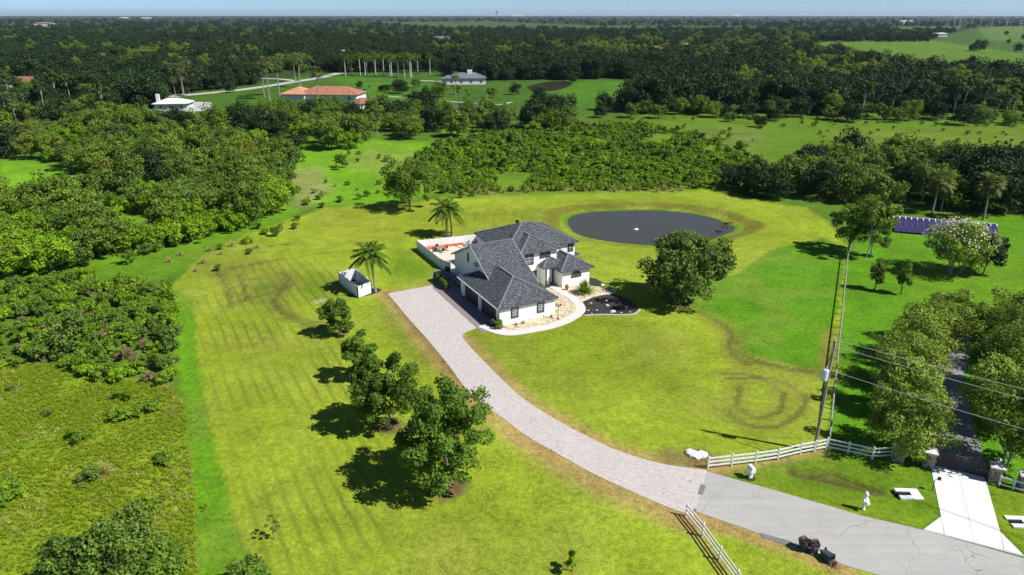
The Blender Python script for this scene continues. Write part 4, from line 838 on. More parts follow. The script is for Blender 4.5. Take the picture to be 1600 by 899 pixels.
# ------------------------------------------------------------------ trees and shrubs
def crown_arrays(rs, rx, rz, zc, ncl, nleaf, leaf, shape='round', fill=.30, up=.25):
    d = unit(rs.normal(size=(ncl, 3))); d[:, 2] = np.where(d[:, 2] < -.82, -d[:, 2] * .6, d[:, 2])
    r = rs.uniform(.36, .92, (ncl, 1)); c = d * r * np.array([rx, rx, rz])
    if shape == 'cone': c[:, :2] *= (1.0 - .72 * np.clip((c[:, 2:3] / rz + 1) / 2, 0, 1))
    if shape == 'umbrella': c[:, 2] = np.abs(c[:, 2]) * .9 - rz * .35
    rc = rs.uniform(.7, 1.25, ncl) * fill * min(rx, rz * 1.3); k = max(4, nleaf // ncl); ci = np.repeat(np.arange(ncl), k); n = len(ci)
    e = unit(rs.normal(size=(n, 3)) + [0, 0, up]); lump = 1 + .18 * np.sin(e[:, :1] * 5 + ci[:, None]) * np.cos(e[:, 1:2] * 6 + ci[:, None] * 2)
    P = c[ci] + e * rc[ci, None] * rs.uniform(.55, 1.06, (n, 1)) * lump * np.array([1, 1, .82]); P[:, 2] += zc
    nn = unit(e + np.array([0, 0, .25]) + rs.normal(size=(n, 3)) * .55)
    V_, Q_ = leaf_quads(P, nn, leaf * rs.uniform(.65, 1.25, n), rs)
    T_ = np.clip(.55 * rs.random(ncl)[ci] + .45 * rs.random(n), 0, 1); c[:, 2] += zc
    return V_, Q_, np.repeat(T_, 4), c
def make_tree(name, label, cat, h, w, mat, bark, seed, ncl=34, nleaf=3000, leaf=.4, base=.22, shape='round', fill=.30, limbs=9, group=None, trunks=1, bare=0, tr=None, flowers=0):
    rs = np.random.default_rng(seed); root = empty(name); tag(root, label, cat, group)
    h0 = h * base; rz = (h - h0) / 2; zc = h0 + rz; rx = w / 2
    V_, Q_, T_, c = crown_arrays(rs, rx, rz, zc, ncl, nleaf, leaf, shape, fill); r0 = tr or max(.05, (.014 * h + .007 * w) * (1 if trunks == 1 else .6))
    m_ = MB()
    for t in range(trunks):
        ox, oy = (rs.uniform(-.4, .4, 2) * rx * .3) if trunks > 1 else (0, 0); bx, by = rs.uniform(-.06, .06, 2) * h; ht = h0 + rz * .55
        pts = [(ox, oy, -.15), (ox*1.2 + bx * .3, oy*1.2 + by * .3, h0 * .6), (ox*1.6 + bx, oy*1.6 + by, ht)]
        m_.tube([pts[0], (pts[0][0], pts[0][1], .25)] + pts[1:], [r0 * 1.5, r0 * 1.05, r0 * .85, r0 * .4], 8)
        for i in rs.choice(len(c), min(limbs, len(c)), replace=False):
            s = Vector(pts[1]).lerp(Vector(pts[2]), rs.uniform(.1, .95)); e = Vector(c[i]); md = s.lerp(e, .5) + Vector((0, 0, .06 * h))
            m_.tube([s, md, e], [r0 * .42, r0 * .26, r0 * .1], 5, False)
    m_.build('trunk', bark, root)
    if bare:
        bm_ = MB()
        for i in range(bare):
            a = rs.uniform(0, 6.28); e0 = Vector((math.cos(a) * rx * .35, math.sin(a) * rx * .35, zc)); e1 = Vector((math.cos(a) * rx * .78, math.sin(a) * rx * .78, zc + rs.uniform(-.2, .7) * rz))
            bm_.tube([e0, e0.lerp(e1, .5) + Vector((0, 0, .25)), e1], [.07, .045, .015], 5, False)
        bm_.build('bare_branch', M['bark_pale'], root)
    cr = link('crown', fast_mesh('crown', V_, Q_, mat, {'tint': T_}), root)
    if flowers:
        d = unit(rs.normal(size=(flowers, 3)) + [0.3, -.25, .7]); d[:, 2] = np.abs(d[:, 2]); P = d * np.array([rx, rx, rz]) * rs.uniform(.80, 1.0, (flowers, 1)) + [0, 0, zc]
        FV, FQ = leaf_quads(P, unit(d + rs.normal(size=(flowers, 3)) * .3), .34, rs, 1.3); link('blossom', fast_mesh('blossom', FV, FQ, M['flower'], {'tint': np.repeat(rs.random(flowers), 4)}), root)
    return root
def make_shrub(name, label, h, w, mat, seed, ncl=12, nleaf=700, leaf=.3, group=None, shape='round'):
    rs = np.random.default_rng(seed); root = empty(name); tag(root, label, 'shrub', group)
    V_, Q_, T_, c = crown_arrays(rs, w/2, h * .48, h * .50, ncl, nleaf, leaf, shape, .38, .5); V_[:, 2] = np.maximum(V_[:, 2], .03)
    m_ = MB()
    for i in range(min(6, len(c))): m_.tube([(rs.uniform(-.1, .1), rs.uniform(-.1, .1), -.05), tuple(c[i])], [.05, .015], 5, False)
    m_.build('stem', M['bark'], root); link('foliage', fast_mesh('foliage', V_, Q_, mat, {'tint': T_}), root); return root
def frond_mesh(n, L, leaflets, droop, seed, lw, ll, el0=-.5, el1=1.2, fan=False):
    """palm head: n fronds made of single leaflets"""
    rs = np.random.default_rng(seed); V_, Q_, T_ = [], [], []
    def blade(p, d, l, w, sag, t):
        d = Vector(d).normalized(); s = d.cross(Vector((0, 0, 1)));
        if s.length < 1e-3: s = Vector((1, 0, 0))
        s.normalize(); b0 = len(V_); q = Vector(p) + d * l * .55 - Vector((0, 0, sag * .3)); e = Vector(p) + d * l - Vector((0, 0, sag))
        V_.extend([Vector(p), q - s * w, e, q + s * w]); Q_.append((b0, b0+1, b0+2, b0+3)); T_.extend([t] * 4)
    for i in range(n):
        az = i * 2.39996 + rs.uniform(-.2, .2); el = el0 + (el1 - el0) * ((i + .5) / n) ** .8; l = L * rs.uniform(.85, 1.1); t = rs.random() * (.55 if el < -.1 else 1); ca_, sa_2 = math.cos(az), math.sin(az)
        prev = None
        for k in range(leaflets + 1):
            s = k / leaflets; r = l * s * math.cos(el * (1 - .2 * s)); zq = l * s * math.sin(el) - droop * l * s * s * (1.0 - .3 * abs(el))
            p = Vector((r * ca_, r * sa_2, zq)); 
            if prev is not None:
                d = (p - prev).normalized()
                if not fan or k == leaflets:
                    if fan:
                        for a in np.linspace(-1.25, 1.25, 9):
                            sd = Vector((-sa_2, ca_, 0)); blade(p, d * math.cos(a) + sd * math.sin(a), ll * (1 - .2 * abs(a)), lw, ll * .30, t)
                    else:
                        for sg in (-1, 1):
                            sd = Vector((-sa_2, ca_, 0)) * sg; blade(prev.lerp(p, .5 if sg > 0 else .9), d * .75 + sd, ll * (1 - .55 * s) * (.4 + min(1, s * 3)) , lw, ll * .35, t)
                b0 = len(V_); u_ = Vector((-sa_2, ca_, 0)) * .03; V_.extend([prev - u_, prev + u_, p + u_ * .5, p - u_ * .5]); Q_.append((b0, b0+1, b0+2, b0+3)); T_.extend([t] * 4)
            prev = p
    return np.array([tuple(v_) for v_ in V_]), np.array(Q_), np.array(T_)
def make_palm(name, label, h, L, mat, bark, seed, kind='feather', lean=(0, 0), r=.17, group=None, n=26):
    root = empty(name); tag(root, label, 'palm', group)
    top = (lean[0], lean[1], h); MB().tube([(0, 0, -.1), (lean[0]*.15, lean[1]*.15, h*.3), (lean[0]*.5, lean[1]*.5, h*.65), top], [r*1.35, r, r*.9, r*.75], 8).build('trunk', bark, root)
    if kind == 'fan': V_, Q_, T_ = frond_mesh(n + 14, L * .55, 2, .15, seed, .13, L * .55, -1.0, 1.3, True)
    else: V_, Q_, T_ = frond_mesh(n, L, 13, .55 if kind == 'feather' else .42, seed, .12, L * .36, -.55, 1.25)
    c = link('crown', fast_mesh('crown', V_, Q_, mat, {'tint': T_}), root, top)
    if kind == 'royal': MB().tube([(lean[0]*.98, lean[1]*.98, h - 1.3), top], [r*.8, r*.55], 8).build('crownshaft', M['leaf_palm'], root)
    return root
def put(o, loc, rz=0.0, s=1.0, sz=None):
    o.location = loc; o.rotation_euler = (0, 0, rz); o.scale = (s, s, sz if sz else s); return o
def px_tree(name, label, cat, foot, x0, x1, top, mat, bark, seed, **kw):
    X, Y = g(*foot); w = (x1 - x0) * depth(X, Y, 4) / F_PX; h = height_for(X, Y, top) * .97
    # the crown's far side shows above the crown centre: take that out of the height
    t = make_tree(name, label, cat, h, w, mat, bark, seed, **kw); return put(t, (X, Y, 0), seed)
# single trees on the lawn
px_tree('lawn_tree', 'largest and nearest dark green tree in the row beside the paver drive', 'tree', (700, 757), 617, 793, 588, M['leaf_orchard'], M['bark_pale'], 101, ncl=100, nleaf=19000, leaf=.25, base=.0, fill=.165, limbs=16, bare=3, group='row of trees along the drive')
px_tree('lawn_tree', 'second tree in the row beside the drive, with a pale trunk in a mulch ring', 'tree', (607, 665), 541, 661, 546, M['leaf_orchard'], M['bark_pale'], 102, ncl=74, nleaf=12000, leaf=.25, base=.08, fill=.18, limbs=12, group='row of trees along the drive')
px_tree('lawn_tree', 'third dark green tree in the row, half hidden behind the second', 'tree', (563, 592), 530, 590, 510, M['leaf_orchard'], M['bark'], 103, ncl=34, nleaf=6000, leaf=.25, base=.0, fill=.24, group='row of trees along the drive')
px_tree('lawn_tree', 'small dark tree at the far end of the row beside the white enclosure', 'tree', (532, 522), 503, 566, 456, M['leaf_orchard'], M['bark'], 104, ncl=30, nleaf=5000, leaf=.25, base=.0, fill=.24, group='row of trees along the drive')
px_tree('shade_tree', 'broad dome shaped tree with big dark leaves between house and pond', 'tree', (1068, 470), 985, 1152, 360, M['leaf_big'], M['bark'], 105, ncl=140, nleaf=17000, leaf=.40, base=.0, fill=.19, limbs=18)
px_tree('oak_tree', 'round oak standing alone on the lawn behind the pool yard', 'tree', (641, 327), 592, 688, 242, M['leaf_oak'], M['bark'], 106, ncl=46, nleaf=9500, leaf=.34, base=.06, fill=.20, limbs=14)
px_tree('oak_tree', 'left tree of the pair at the far end of the grey wooden fence', 'tree', (1326, 391), 1280, 1352, 302, M['leaf_oak'], M['bark'], 107, ncl=36, nleaf=4600, leaf=.36, base=.06, fill=.22)
px_tree('oak_tree', 'right tree of the pair by the wooden fence, with pale forked trunk', 'tree', (1358, 402), 1318, 1394, 298, M['leaf_oak'], M['bark_pale'], 108, ncl=40, nleaf=5000, leaf=.36, base=.08, fill=.22, trunks=2)
px_tree('flowering_tree', 'rounded tree covered in creamy white blossom before the solar panels', 'tree', (1488, 427), 1420, 1532, 337, M['leaf_avenue'], M['bark_pale'], 109, ncl=54, nleaf=8000, leaf=.32, base=.03, fill=.24, trunks=3, flowers=800)
px_tree('dark_bush_tree', 'dark dense round tree just right of the white flowering tree', 'tree', (1536, 428), 1502, 1567, 355, M['leaf_dark_cloudshade'], M['bark'], 110, ncl=44, nleaf=5000, leaf=.36, base=.04, fill=.28)
px_tree('young_tree', 'left of two slim young trees on the neighbouring lawn', 'tree', (1366, 453), 1354, 1387, 396, M['leaf_oak'], M['bark'], 111, ncl=26, nleaf=1800, leaf=.26, base=.02, shape='cone', fill=.36, group='young trees on the right lawn')
px_tree('young_tree', 'right of two slim young trees on the neighbouring lawn', 'tree', (1408, 460), 1396, 1424, 398, M['leaf_oak'], M['bark'], 112, ncl=26, nleaf=1800, leaf=.26, base=.02, shape='cone', fill=.36, group='young trees on the right lawn')
px_tree('sapling', 'thin sapling alone on the striped lawn at lower left', 'sapling', (428, 843), 415, 437, 803, M['leaf_olive'], M['bark'], 113, ncl=9, nleaf=120, leaf=.2, base=.25, fill=.3, tr=.03)
px_tree('sapling', 'small leafy sapling at the bottom edge of the lawn', 'sapling', (894, 893), 880, 908, 850, M['leaf_bright'], M['bark'], 114, ncl=9, nleaf=420, leaf=.2, base=.15, fill=.34, tr=.04)
# avenue trees beside the gated drive
lab_l = ['near the gate pillar', 'second from the gate', 'third from the gate', 'fourth from the gate', 'fifth from the gate', 'at the far end']
for k, (b_, x0, x1, tp) in enumerate((((1412, 704), 1338, 1482, 590), ((1402, 645), 1348, 1462, 545), ((1410, 602), 1362, 1472, 512), ((1432, 568), 1378, 1490, 486), ((1466, 540), 1412, 1522, 464), ((1500, 512), 1452, 1552, 452))):
    px_tree('avenue_tree', 'pale green tree left of the gated drive, ' + lab_l[k], 'tree', b_, x0, x1, tp, M['leaf_avenue'], M['bark_pale'], 120 + k, ncl=46, nleaf=9500 if k < 2 else 7000, leaf=.24, base=.03, fill=.25, trunks=2, group='trees left of the gated drive')
lab_r = ['above the right stone pillar', 'second up from the right pillar', 'third up at the drive bend', 'at the right edge above the wires', 'beyond the drive bend', 'farthest at the right edge', 'cut by the right edge near the wires']
for k, (b_, x0, x1, tp) in enumerate((((1572, 728), 1500, 1640, 590), ((1552, 670), 1488, 1610, 548), ((1560, 615), 1500, 1620, 510), ((1600, 580), 1545, 1660, 476), ((1552, 545), 1500, 1610, 468), ((1592, 520), 1540, 1650, 448), ((1625, 660), 1560, 1690, 530))):
    px_tree('avenue_tree', 'leafy tree right of the gated drive, ' + lab_r[k], 'tree', b_, x0, x1, tp, M['leaf_oak'] if k % 2 == 0 else M['leaf_avenue'], M['bark_pale'], 140 + k, ncl=52, nleaf=8500, leaf=.24, base=.03, fill=.26, trunks=2, group='trees right of the gated drive')
px_tree('pillar_shrub', 'leafy shrub growing between the two left hand gate pillars', 'shrub', (1428, 722), 1405, 1452, 668, M['leaf_shrub'], M['bark'], 150, ncl=18, nleaf=1800, leaf=.22, base=.03, fill=.34)
# corner trees at the bottom edge
for k, (b_, x0, x1, tp, lab) in enumerate((((205, 925), 150, 300, 800, 'dark leafy tree rising from the bottom left corner, largest of the three'), ((120, 930), 60, 150, 828, 'dark leafy tree at bottom left, left of the largest'), ((262, 935), 225, 318, 850, 'low leafy tree at bottom left, right of the largest'), ((395, 912), 362, 430, 872, 'leafy bush top showing at the bottom edge of the lawn'))):
    px_tree('corner_tree', lab, 'tree', b_, x0, x1, tp, M['leaf_olive'] if k < 2 else M['leaf_orchard'], M['bark'], 160 + k, ncl=40, nleaf=5000, leaf=.22, base=.08, fill=.28)
# palms
pm_ = make_palm('queen_palm', 'tall palm with arching fronds beside the white enclosure', 6.3, 2.9, M['leaf_palm'], M['palm_bark'], 1, 'feather', (-.55, .1), .17); put(pm_, (*g(587, 457), 0))
pm_ = make_palm('queen_palm', 'left stem of the palm pair behind the pool fence', 5.6, 3.3, M['leaf_palm'], M['palm_bark'], 2, 'feather', (.1, 0), .2, group='palm pair behind the pool'); put(pm_, (*g(698, 369), 0))
pm_ = make_palm('queen_palm', 'right stem of the palm pair behind the pool fence', 5.0, 3.0, M['leaf_palm'], M['palm_bark'], 3, 'feather', (-.2, .2), .15, group='palm pair behind the pool', n=12); put(pm_, (*g(706, 369), 0), 1)
sab = make_palm('sabal_palm', 'fan palm in the woods behind the solar panels, left of two', 8.0, 3.0, M['leaf_sabal'], M['palm_bark'], 4, 'fan', (.3, 0), .2, group='cabbage palms in the woods'); put(sab, (*g(1456, 334), 0), 0, .95)
used = {}
def again(src, loc, label, rz=0.0, s=1.0, sz=None, group=None):
    """copy of a thing with its parts"""
    c = copy_tree(src); put(c, loc, rz, s, sz); c['label'] = label
    if group: c['group'] = group
    return c
again(sab, (*g(1470, 330), 0), 'smaller fan palm just behind the left fan palm by the solar panels', 2, .75); again(sab, (*g(1536, 344), 0), 'leaning fan palm behind the right end of the solar panels', 3.3, 1.0)
for k, (x, y, s) in enumerate(((686, 246, .55), (738, 205, .8), (705, 215, .7), (160, 385, .6), (75, 392, .55), (560, 222, .8), (590, 215, .85), (170, 388, .5), (305, 330, .6), (400, 318, .55), (1200, 188, .8), (1290, 180, .8), (45, 240, .9), (108, 268, .8), (430, 330, .5), (500, 232, .7), (1240, 300, .8), (20, 430, .5))):
    again(sab, (*g(x, y), 0), 'cabbage palm with yellowish fan leaves growing among the scrub', k * 1.7, s, None, 'cabbage palms in the scrub')
was = make_palm('fan_palm', 'tall slim fan palm by the tile roofed house', 15, 3.6, M['leaf_sabal'], M['palm_bark'], 7, 'fan', (.4, .3), .24, group='tall fan palms by the far lane'); put(was, (*g(413, 152), 0))
for k, (x, y, s) in enumerate(((421, 156, 1.2), (437, 150, 1.15), (288, 150, .95), (296, 145, 1.1), (272, 145, .9), (286, 148, .6), (470, 137, 1.15), (462, 128, .9), (359, 126, .85), (498, 163, 1.0), (712, 152, .75), (275, 153, .6), (30, 205, .8))):
    again(was, (*g(x, y), 0), 'tall slim fan palm with pale trunk near the far lane and houses', k * 1.3, s, None, 'tall fan palms by the far lane')
roy = make_palm('royal_palm', 'royal palm with white trunk in the row along the far lane', 13, 3.6, M['leaf_palm'], M['royal_bark'], 8, 'royal', (0, 0), .34, group='royal palms in a row', n=14); put(roy, (*g(540, 119), 0))
for k, (x, y) in enumerate(((550, 118), (563, 118.5), (574, 119.5), (586, 120), (600, 120.5), (612, 119), (622, 121), (632, 121.5), (643, 121), (653, 115), (672, 116), (587, 117), (610, 121.5), (622, 118), (641, 122), (571, 118))):
    again(roy, (*g(x, y), 0), 'royal palm with white trunk in the row along the far lane', k * 2.1, .92 + .16 * ((k * 37) % 10) / 10, None, 'royal palms in a row')

# scattered woods and thickets: sampled on the ground, kept inside pixel-traced zones
def scatter(poly, spacing, n, seed, excl=()):
    rs = np.random.default_rng(seed); W = [g(*p) for p in poly]; xs = [p[0] for p in W]; yy = [p[1] for p in W]
    x = rs.uniform(min(xs), max(xs), n * 40); y = rs.uniform(min(yy), max(yy), n * 40); qx, qy = pix_np(x, y); ok = inpoly(qx, qy, poly)
    for e in excl: ok &= ~inpoly(qx, qy, e)
    out = []; grid = {}
    for a, b_ in zip(x[ok].tolist(), y[ok].tolist()):
        k = (int(a // spacing), int(b_ // spacing))
        if any(math.hypot(q[0]-a, q[1]-b_) < spacing for i in (-1, 0, 1) for j in (-1, 0, 1) for q in grid.get((k[0]+i, k[1]+j), ())): continue
        grid.setdefault(k, []).append((a, b_)); out.append((a, b_))
        if len(out) >= n: break
    return out
prot = {}
def proto(key, fn):
    prot[key] = [fn(i) for i in range(3)]; used[key] = [False] * 3
proto('oak', lambda i: make_tree('oak_tree', '-', 'tree', 9.5, 9.5 + i, M['leaf_oak'], M['bark'], 200 + i, ncl=44, nleaf=3600, leaf=.48, base=.0, fill=.28))
proto('live', lambda i: make_tree('live_oak', '-', 'tree', 10.5, 12 + i, M['leaf_dark_cloudshade'], M['bark'], 210 + i, ncl=50, nleaf=3200, leaf=.58, base=.0, fill=.27))
proto('olive', lambda i: make_tree('wax_myrtle_tree', '-', 'tree', 8.0, 9.0 + i, M['leaf_olive'], M['bark_pale'], 220 + i, ncl=46, nleaf=3600, leaf=.42, base=.0, fill=.26, bare=2))
proto('bright', lambda i: make_tree('pepper_tree', '-', 'tree', 6.0, 8.5 + i, M['leaf_bright'], M['bark'], 230 + i, ncl=46, nleaf=3600, leaf=.40, base=.0, fill=.25))
proto('pine', lambda i: make_tree('pine_tree', '-', 'tree', 14 + i, 7.5, M['leaf_pine'], M['bark_pale'], 240 + i, ncl=22, nleaf=1500, leaf=.55, base=.48, fill=.28, shape='round', tr=.22))
proto('yellow', lambda i: make_tree('yellow_tree', '-', 'tree', 8.5, 9.0, M['leaf_yellow'], M['bark'], 250 + i, ncl=36, nleaf=3000, leaf=.45, base=.02, fill=.28))
proto('shrub', lambda i: make_shrub('shrub', '-', 2.2 + .3 * i, 3.0, M['leaf_shrub'], 260 + i, 14, 900, .26))
proto('shrub_b', lambda i: make_shrub('bright_shrub', '-', 1.9, 3.0 + .3 * i, M['leaf_bright'], 270 + i, 14, 900, .26))
proto('shrub_o', lambda i: make_shrub('olive_shrub', '-', 2.4, 2.8, M['leaf_olive'], 280 + i, 14, 850, .26))
proto('shrub_d', lambda i: make_shrub('dry_shrub', '-', 1.7, 2.4, M['twig_grey'], 285 + i, 10, 420, .24))
def mk_clump(i):
    r = empty('tussock'); V_, Q_, T_ = blades(130, 1.7, .055, .8, 290 + i); link('foliage', fast_mesh('foliage', V_, Q_, M['straw'], {'tint': T_}), r); tag(r, '-', 'tussock'); return r
proto('clump', mk_clump)
cnt = 0
def plant(key, loc, label, group, rs, s=1.0, sz=None):
    global cnt
    i = int(rs.integers(0, 3)); cnt += 1
    if not used[key][i]: o = prot[key][i]; used[key][i] = True
    else: o = copy_tree(prot[key][i])
    put(o, (loc[0], loc[1], 0), float(rs.uniform(0, 6.28)), s, sz); o['label'] = label; o['group'] = group; return o
def wood(pts, keys, probs, label, group, seed, smin, smax):
    rs = np.random.default_rng(seed)
    for p in pts:
        k = rs.choice(keys, p=probs); s = rs.uniform(smin, smax); plant(k, p, label[k] if isinstance(label, dict) else label, group, rs, s, s * rs.uniform(.85, 1.15))
LBL = lambda place: {'oak': 'mid green oak ' + place, 'live': 'dark green live oak ' + place, 'olive': 'greyish olive tree ' + place, 'bright': 'bright green bushy tree ' + place, 'pine': 'tall pine with bare trunk ' + place, 'yellow': 'yellow green tree ' + place,
                     'shrub': 'leafy green shrub ' + place, 'shrub_b': 'bright green shrub ' + place, 'shrub_o': 'dull olive shrub ' + place, 'shrub_d': 'dry grey brown shrub ' + place}
CLR = [[(0, 250), (90, 255), (180, 300), (170, 325), (60, 315), (0, 305)], [(470, 236), (690, 240), (700, 325), (560, 330), (480, 330), (455, 300)], [(228, 176), (325, 176), (325, 187), (228, 189)], [(180, 340), (260, 335), (260, 385), (180, 385)]]
# woods left of the lawn
wood(scatter([(0, 330), (60, 325), (200, 335), (330, 300), (430, 285), (470, 300), (430, 338), (330, 372), (210, 395), (110, 428), (0, 440)], 3.5, 105, 1, CLR), ['bright', 'oak', 'olive', 'shrub_b'], [.52, .22, .14, .12], LBL('in the woods bordering the left side of the lawn'), 'woods left of the lawn', 1, .7, 1.0)
wood(scatter([(-30, 215), (120, 210), (300, 225), (470, 218), (560, 212), (560, 232), (470, 240), (455, 280), (330, 300), (200, 335), (170, 300), (60, 255), (-30, 262)], 5.0, 100, 2, CLR), ['bright', 'oak', 'olive', 'yellow', 'live'], [.34, .36, .14, .06, .10], LBL('in the belt of woods before the distant houses on the left'), 'woods before the left houses', 2, .75, 1.05)
wood(scatter([(-30, 190), (170, 178), (220, 185), (240, 210), (330, 205), (480, 190), (640, 195), (700, 188), (900, 190), (900, 206), (800, 212), (690, 215), (560, 222), (330, 225), (60, 215), (-30, 215)], 6.0, 80, 3, CLR), ['oak', 'live', 'olive', 'yellow', 'bright'], [.44, .26, .1, .06, .14], LBL('standing close to the distant tile roofed houses'), 'trees round the far houses', 3, .8, 1.05)
wood(scatter([(0, 150), (60, 148), (190, 152), (190, 188), (60, 195), (0, 195)], 7.5, 22, 4), ['pine', 'oak', 'live'], [.55, .25, .2], LBL('in the pine stand at the far left'), 'pine stand at the far left', 4, .85, 1.05)
# right-hand woods behind the solar panels, and the far wood behind the meadow
wood(scatter([(1160, 300), (1230, 305), (1275, 318), (1400, 325), (1460, 325), (1700, 345), (1700, 262), (1400, 262), (1310, 268), (1260, 275)], 5.6, 70, 5), ['olive', 'live', 'oak'], [.60, .25, .15], LBL('in the thick woods behind the solar panels'), 'woods behind the solar panels', 5, .80, 1.12)
for k, (x, y, s) in enumerate(((1152, 297, .62), (1178, 306, .62), (1200, 308, .7), (1140, 288, .5), (1215, 312, .5))): plant('live', g(x, y), 'dark green tree in the clump behind the pond', 'dark trees behind the pond', np.random.default_rng(k), s)
wood(scatter([(985, 186), (1080, 184), (1250, 188), (1400, 188), (1650, 196), (1650, 176), (1250, 168), (985, 165)], 6.8, 62, 6), ['pine', 'live', 'olive', 'oak'], [.36, .34, .18, .12], LBL('along the front of the far wood beyond the meadow'), 'front of the far wood', 6, .75, 1.02)
for k, (x, y, s, key) in enumerate(((1188, 199, .42, 'live'), (944, 172, .75, 'live'), (938, 184, .5, 'live'), (832, 200, 1.05, 'live'), (870, 188, 1.0, 'live'), (668, 172, .95, 'live'), (650, 172, .8, 'live'), (805, 148, .6, 'live'), (895, 130, .55, 'live'), (562, 138, .4, 'live'), (360, 145, .6, 'live'), (845, 204, .8, 'olive'),
        (790, 118, 1.3, 'live'), (815, 120, 1.0, 'live'), (1530, 80, 1.3, 'live'), (1520, 81, 1.0, 'live'), (1590, 81, .9, 'live'), (1575, 68, .6, 'live'), (1572, 55, .8, 'live'), (1600, 62, .9, 'live'), (610, 205, .8, 'oak'), (640, 196, .9, 'oak'), (715, 212, .85, 'oak'), (760, 200, .7, 'oak'), (535, 262, .42, 'oak'), (605, 190, .95, 'yellow'), (625, 186, .8, 'yellow'))):
    plant(key, g(x, y), {'live': 'dark live oak standing apart in the open far fields', 'olive': 'greyish olive tree beside the large dark oak', 'oak': 'green oak on the edge of the scrub belt', 'yellow': 'bright yellow green tree right of the tile roofed houses'}[key], 'single trees in the far fields', np.random.default_rng(400 + k), s)
for k, (x, y) in enumerate(((432, 172), (448, 176), (468, 178), (485, 174), (505, 176), (528, 172), (548, 176), (580, 178), (600, 172), (455, 182), (520, 183), (228, 196), (250, 201), (268, 204), (300, 203), (318, 199), (345, 192), (365, 188), (390, 186), (415, 186))):
    plant('oak' if k % 3 else 'olive', g(x, y), 'leafy tree directly in front of the distant houses' if k % 3 else 'greyish tree directly in front of the distant houses', 'trees in front of the far houses', np.random.default_rng(450 + k), .62 + .05 * (k % 5))
wood(scatter([(1010, 190), (1250, 194), (1600, 198), (1600, 236), (1330, 240), (1180, 240), (1080, 215)], 5, 46, 16), ['shrub', 'shrub_o', 'shrub_b'], [.4, .35, .25], LBL('dotted over the open meadow at right'), 'shrubs in the right meadow', 16, .3, .8)
wood(scatter([(985, 192), (1080, 190), (1250, 194), (1600, 199), (1600, 188), (1250, 184), (985, 182)], 4, 44, 17), ['shrub', 'shrub_o', 'olive', 'live'], [.3, .3, .2, .2], LBL('at the foot of the far wood beyond the meadow'), 'foot of the far wood', 17, .5, .85)
wood(scatter([(450, 262), (480, 245), (560, 240), (690, 245), (690, 300), (600, 300), (560, 315), (500, 318), (440, 320)], 3.0, 46, 18), ['shrub', 'shrub_b', 'shrub_o', 'shrub_d', 'clump'], [.30, .30, .12, .08, .20], {**LBL('in the bright meadow behind the lone oak'), 'clump': 'pale dry tussock in the bright meadow behind the lone oak'}, 'shrubs in the bright meadow', 18, .3, .95)
wood(scatter([(560, 128), (690, 134), (800, 150), (930, 170), (860, 180), (700, 190), (620, 168), (560, 160)], 9, 34, 19), ['shrub', 'shrub_o', 'oak', 'live'], [.4, .25, .2, .15], LBL('planted about the open fields by the far white house'), 'planting in the far fields', 19, .45, .8)
hx, hy = g(615, 143); bush_thing('clipped_hedge', 'dark long hedge in the far field left of the white house', (hx, hy, 0), .05, 17, 3.2, 3.4, .5, 2200, M['leaf_dark_cloudshade'], 77, 'hedge')
plant('shrub_d', g(1136, 357), 'brown reedy shrub at the right end of the pond', 'reeds at the pond edge', np.random.default_rng(1), .9)
fo = empty('pond_fountain', (*g(994, 359, -.86), -.88)); tag(fo, 'small white fountain float in the middle of the pond', 'fountain'); MB().lathe([(.45, 0), (.5, .12), (.3, .2)], 12).build('float', M['white_vinyl'], fo); MB().lathe([(.12, .2), (.12, .4), (.05, .42)], 8).build('nozzle', M['white_vinyl'], fo)
# thicket and shrubs
wood(scatter([(-20, 452), (120, 432), (190, 452), (262, 452), (274, 520), (268, 592), (205, 600), (120, 588), (60, 565), (-20, 590)], 1.75, 150, 7), ['shrub', 'shrub_b', 'shrub_o', 'shrub_d', 'olive'], [.42, .32, .17, .08, .01], LBL('in the thicket left of the bright grass strip'), 'thicket left of the lawn', 7, .60, 1.05)
for k, (x, y, s, key) in enumerate(((122, 690, .85, 'shrub'), (262, 722, .75, 'shrub'), (140, 752, .9, 'shrub_o'), (188, 655, .9, 'shrub'), (235, 640, .85, 'shrub'), (215, 650, .6, 'shrub'), (22, 772, 1.0, 'shrub'), (215, 800, .8, 'shrub_b'), (248, 790, .6, 'shrub'), (80, 648, .55, 'shrub_o'), (0, 790, .9, 'shrub'), (320, 795, .25, 'shrub_b'), (195, 625, .8, 'shrub'), (255, 600, .9, 'shrub'), (20, 610, .5, 'shrub_o'))):
    plant(key, g(x, y), {'shrub': 'separate low green shrub in the rough field at lower left', 'shrub_b': 'bright low shrub in the rough field at lower left', 'shrub_o': 'dull low shrub in the rough field at lower left'}[key], 'shrubs in the rough field', np.random.default_rng(500 + k), s, s * .62)
for k, (x, y, s) in enumerate(((165, 742, 1.1), (200, 398, .9), (225, 392, .9), (265, 410, .9), (283, 400, .9), (318, 412, 1), (328, 393, .9), (345, 398, .7), (363, 385, 1.), (402, 388, .9), (385, 392, .6), (306, 425, .7))):
    plant('clump', g(x, y), 'arching tussock of pale dry grass at the lawn edge' if k else 'big tuft of dry grass in the rough field at lower left', 'bunch grass left of the lawn', np.random.default_rng(520 + k), s)
for k, x in enumerate(np.linspace(735, 1065, 26)):
    y = 303 - 6 * math.sin((x - 735) / 330 * 2.6) + (k * 7 % 5) - 2; plant('clump', g(x, y), 'pale dry tussock in the line behind the pond', 'bunch grass behind the pond', np.random.default_rng(540 + k), 1.0 + .25 * (k % 3))
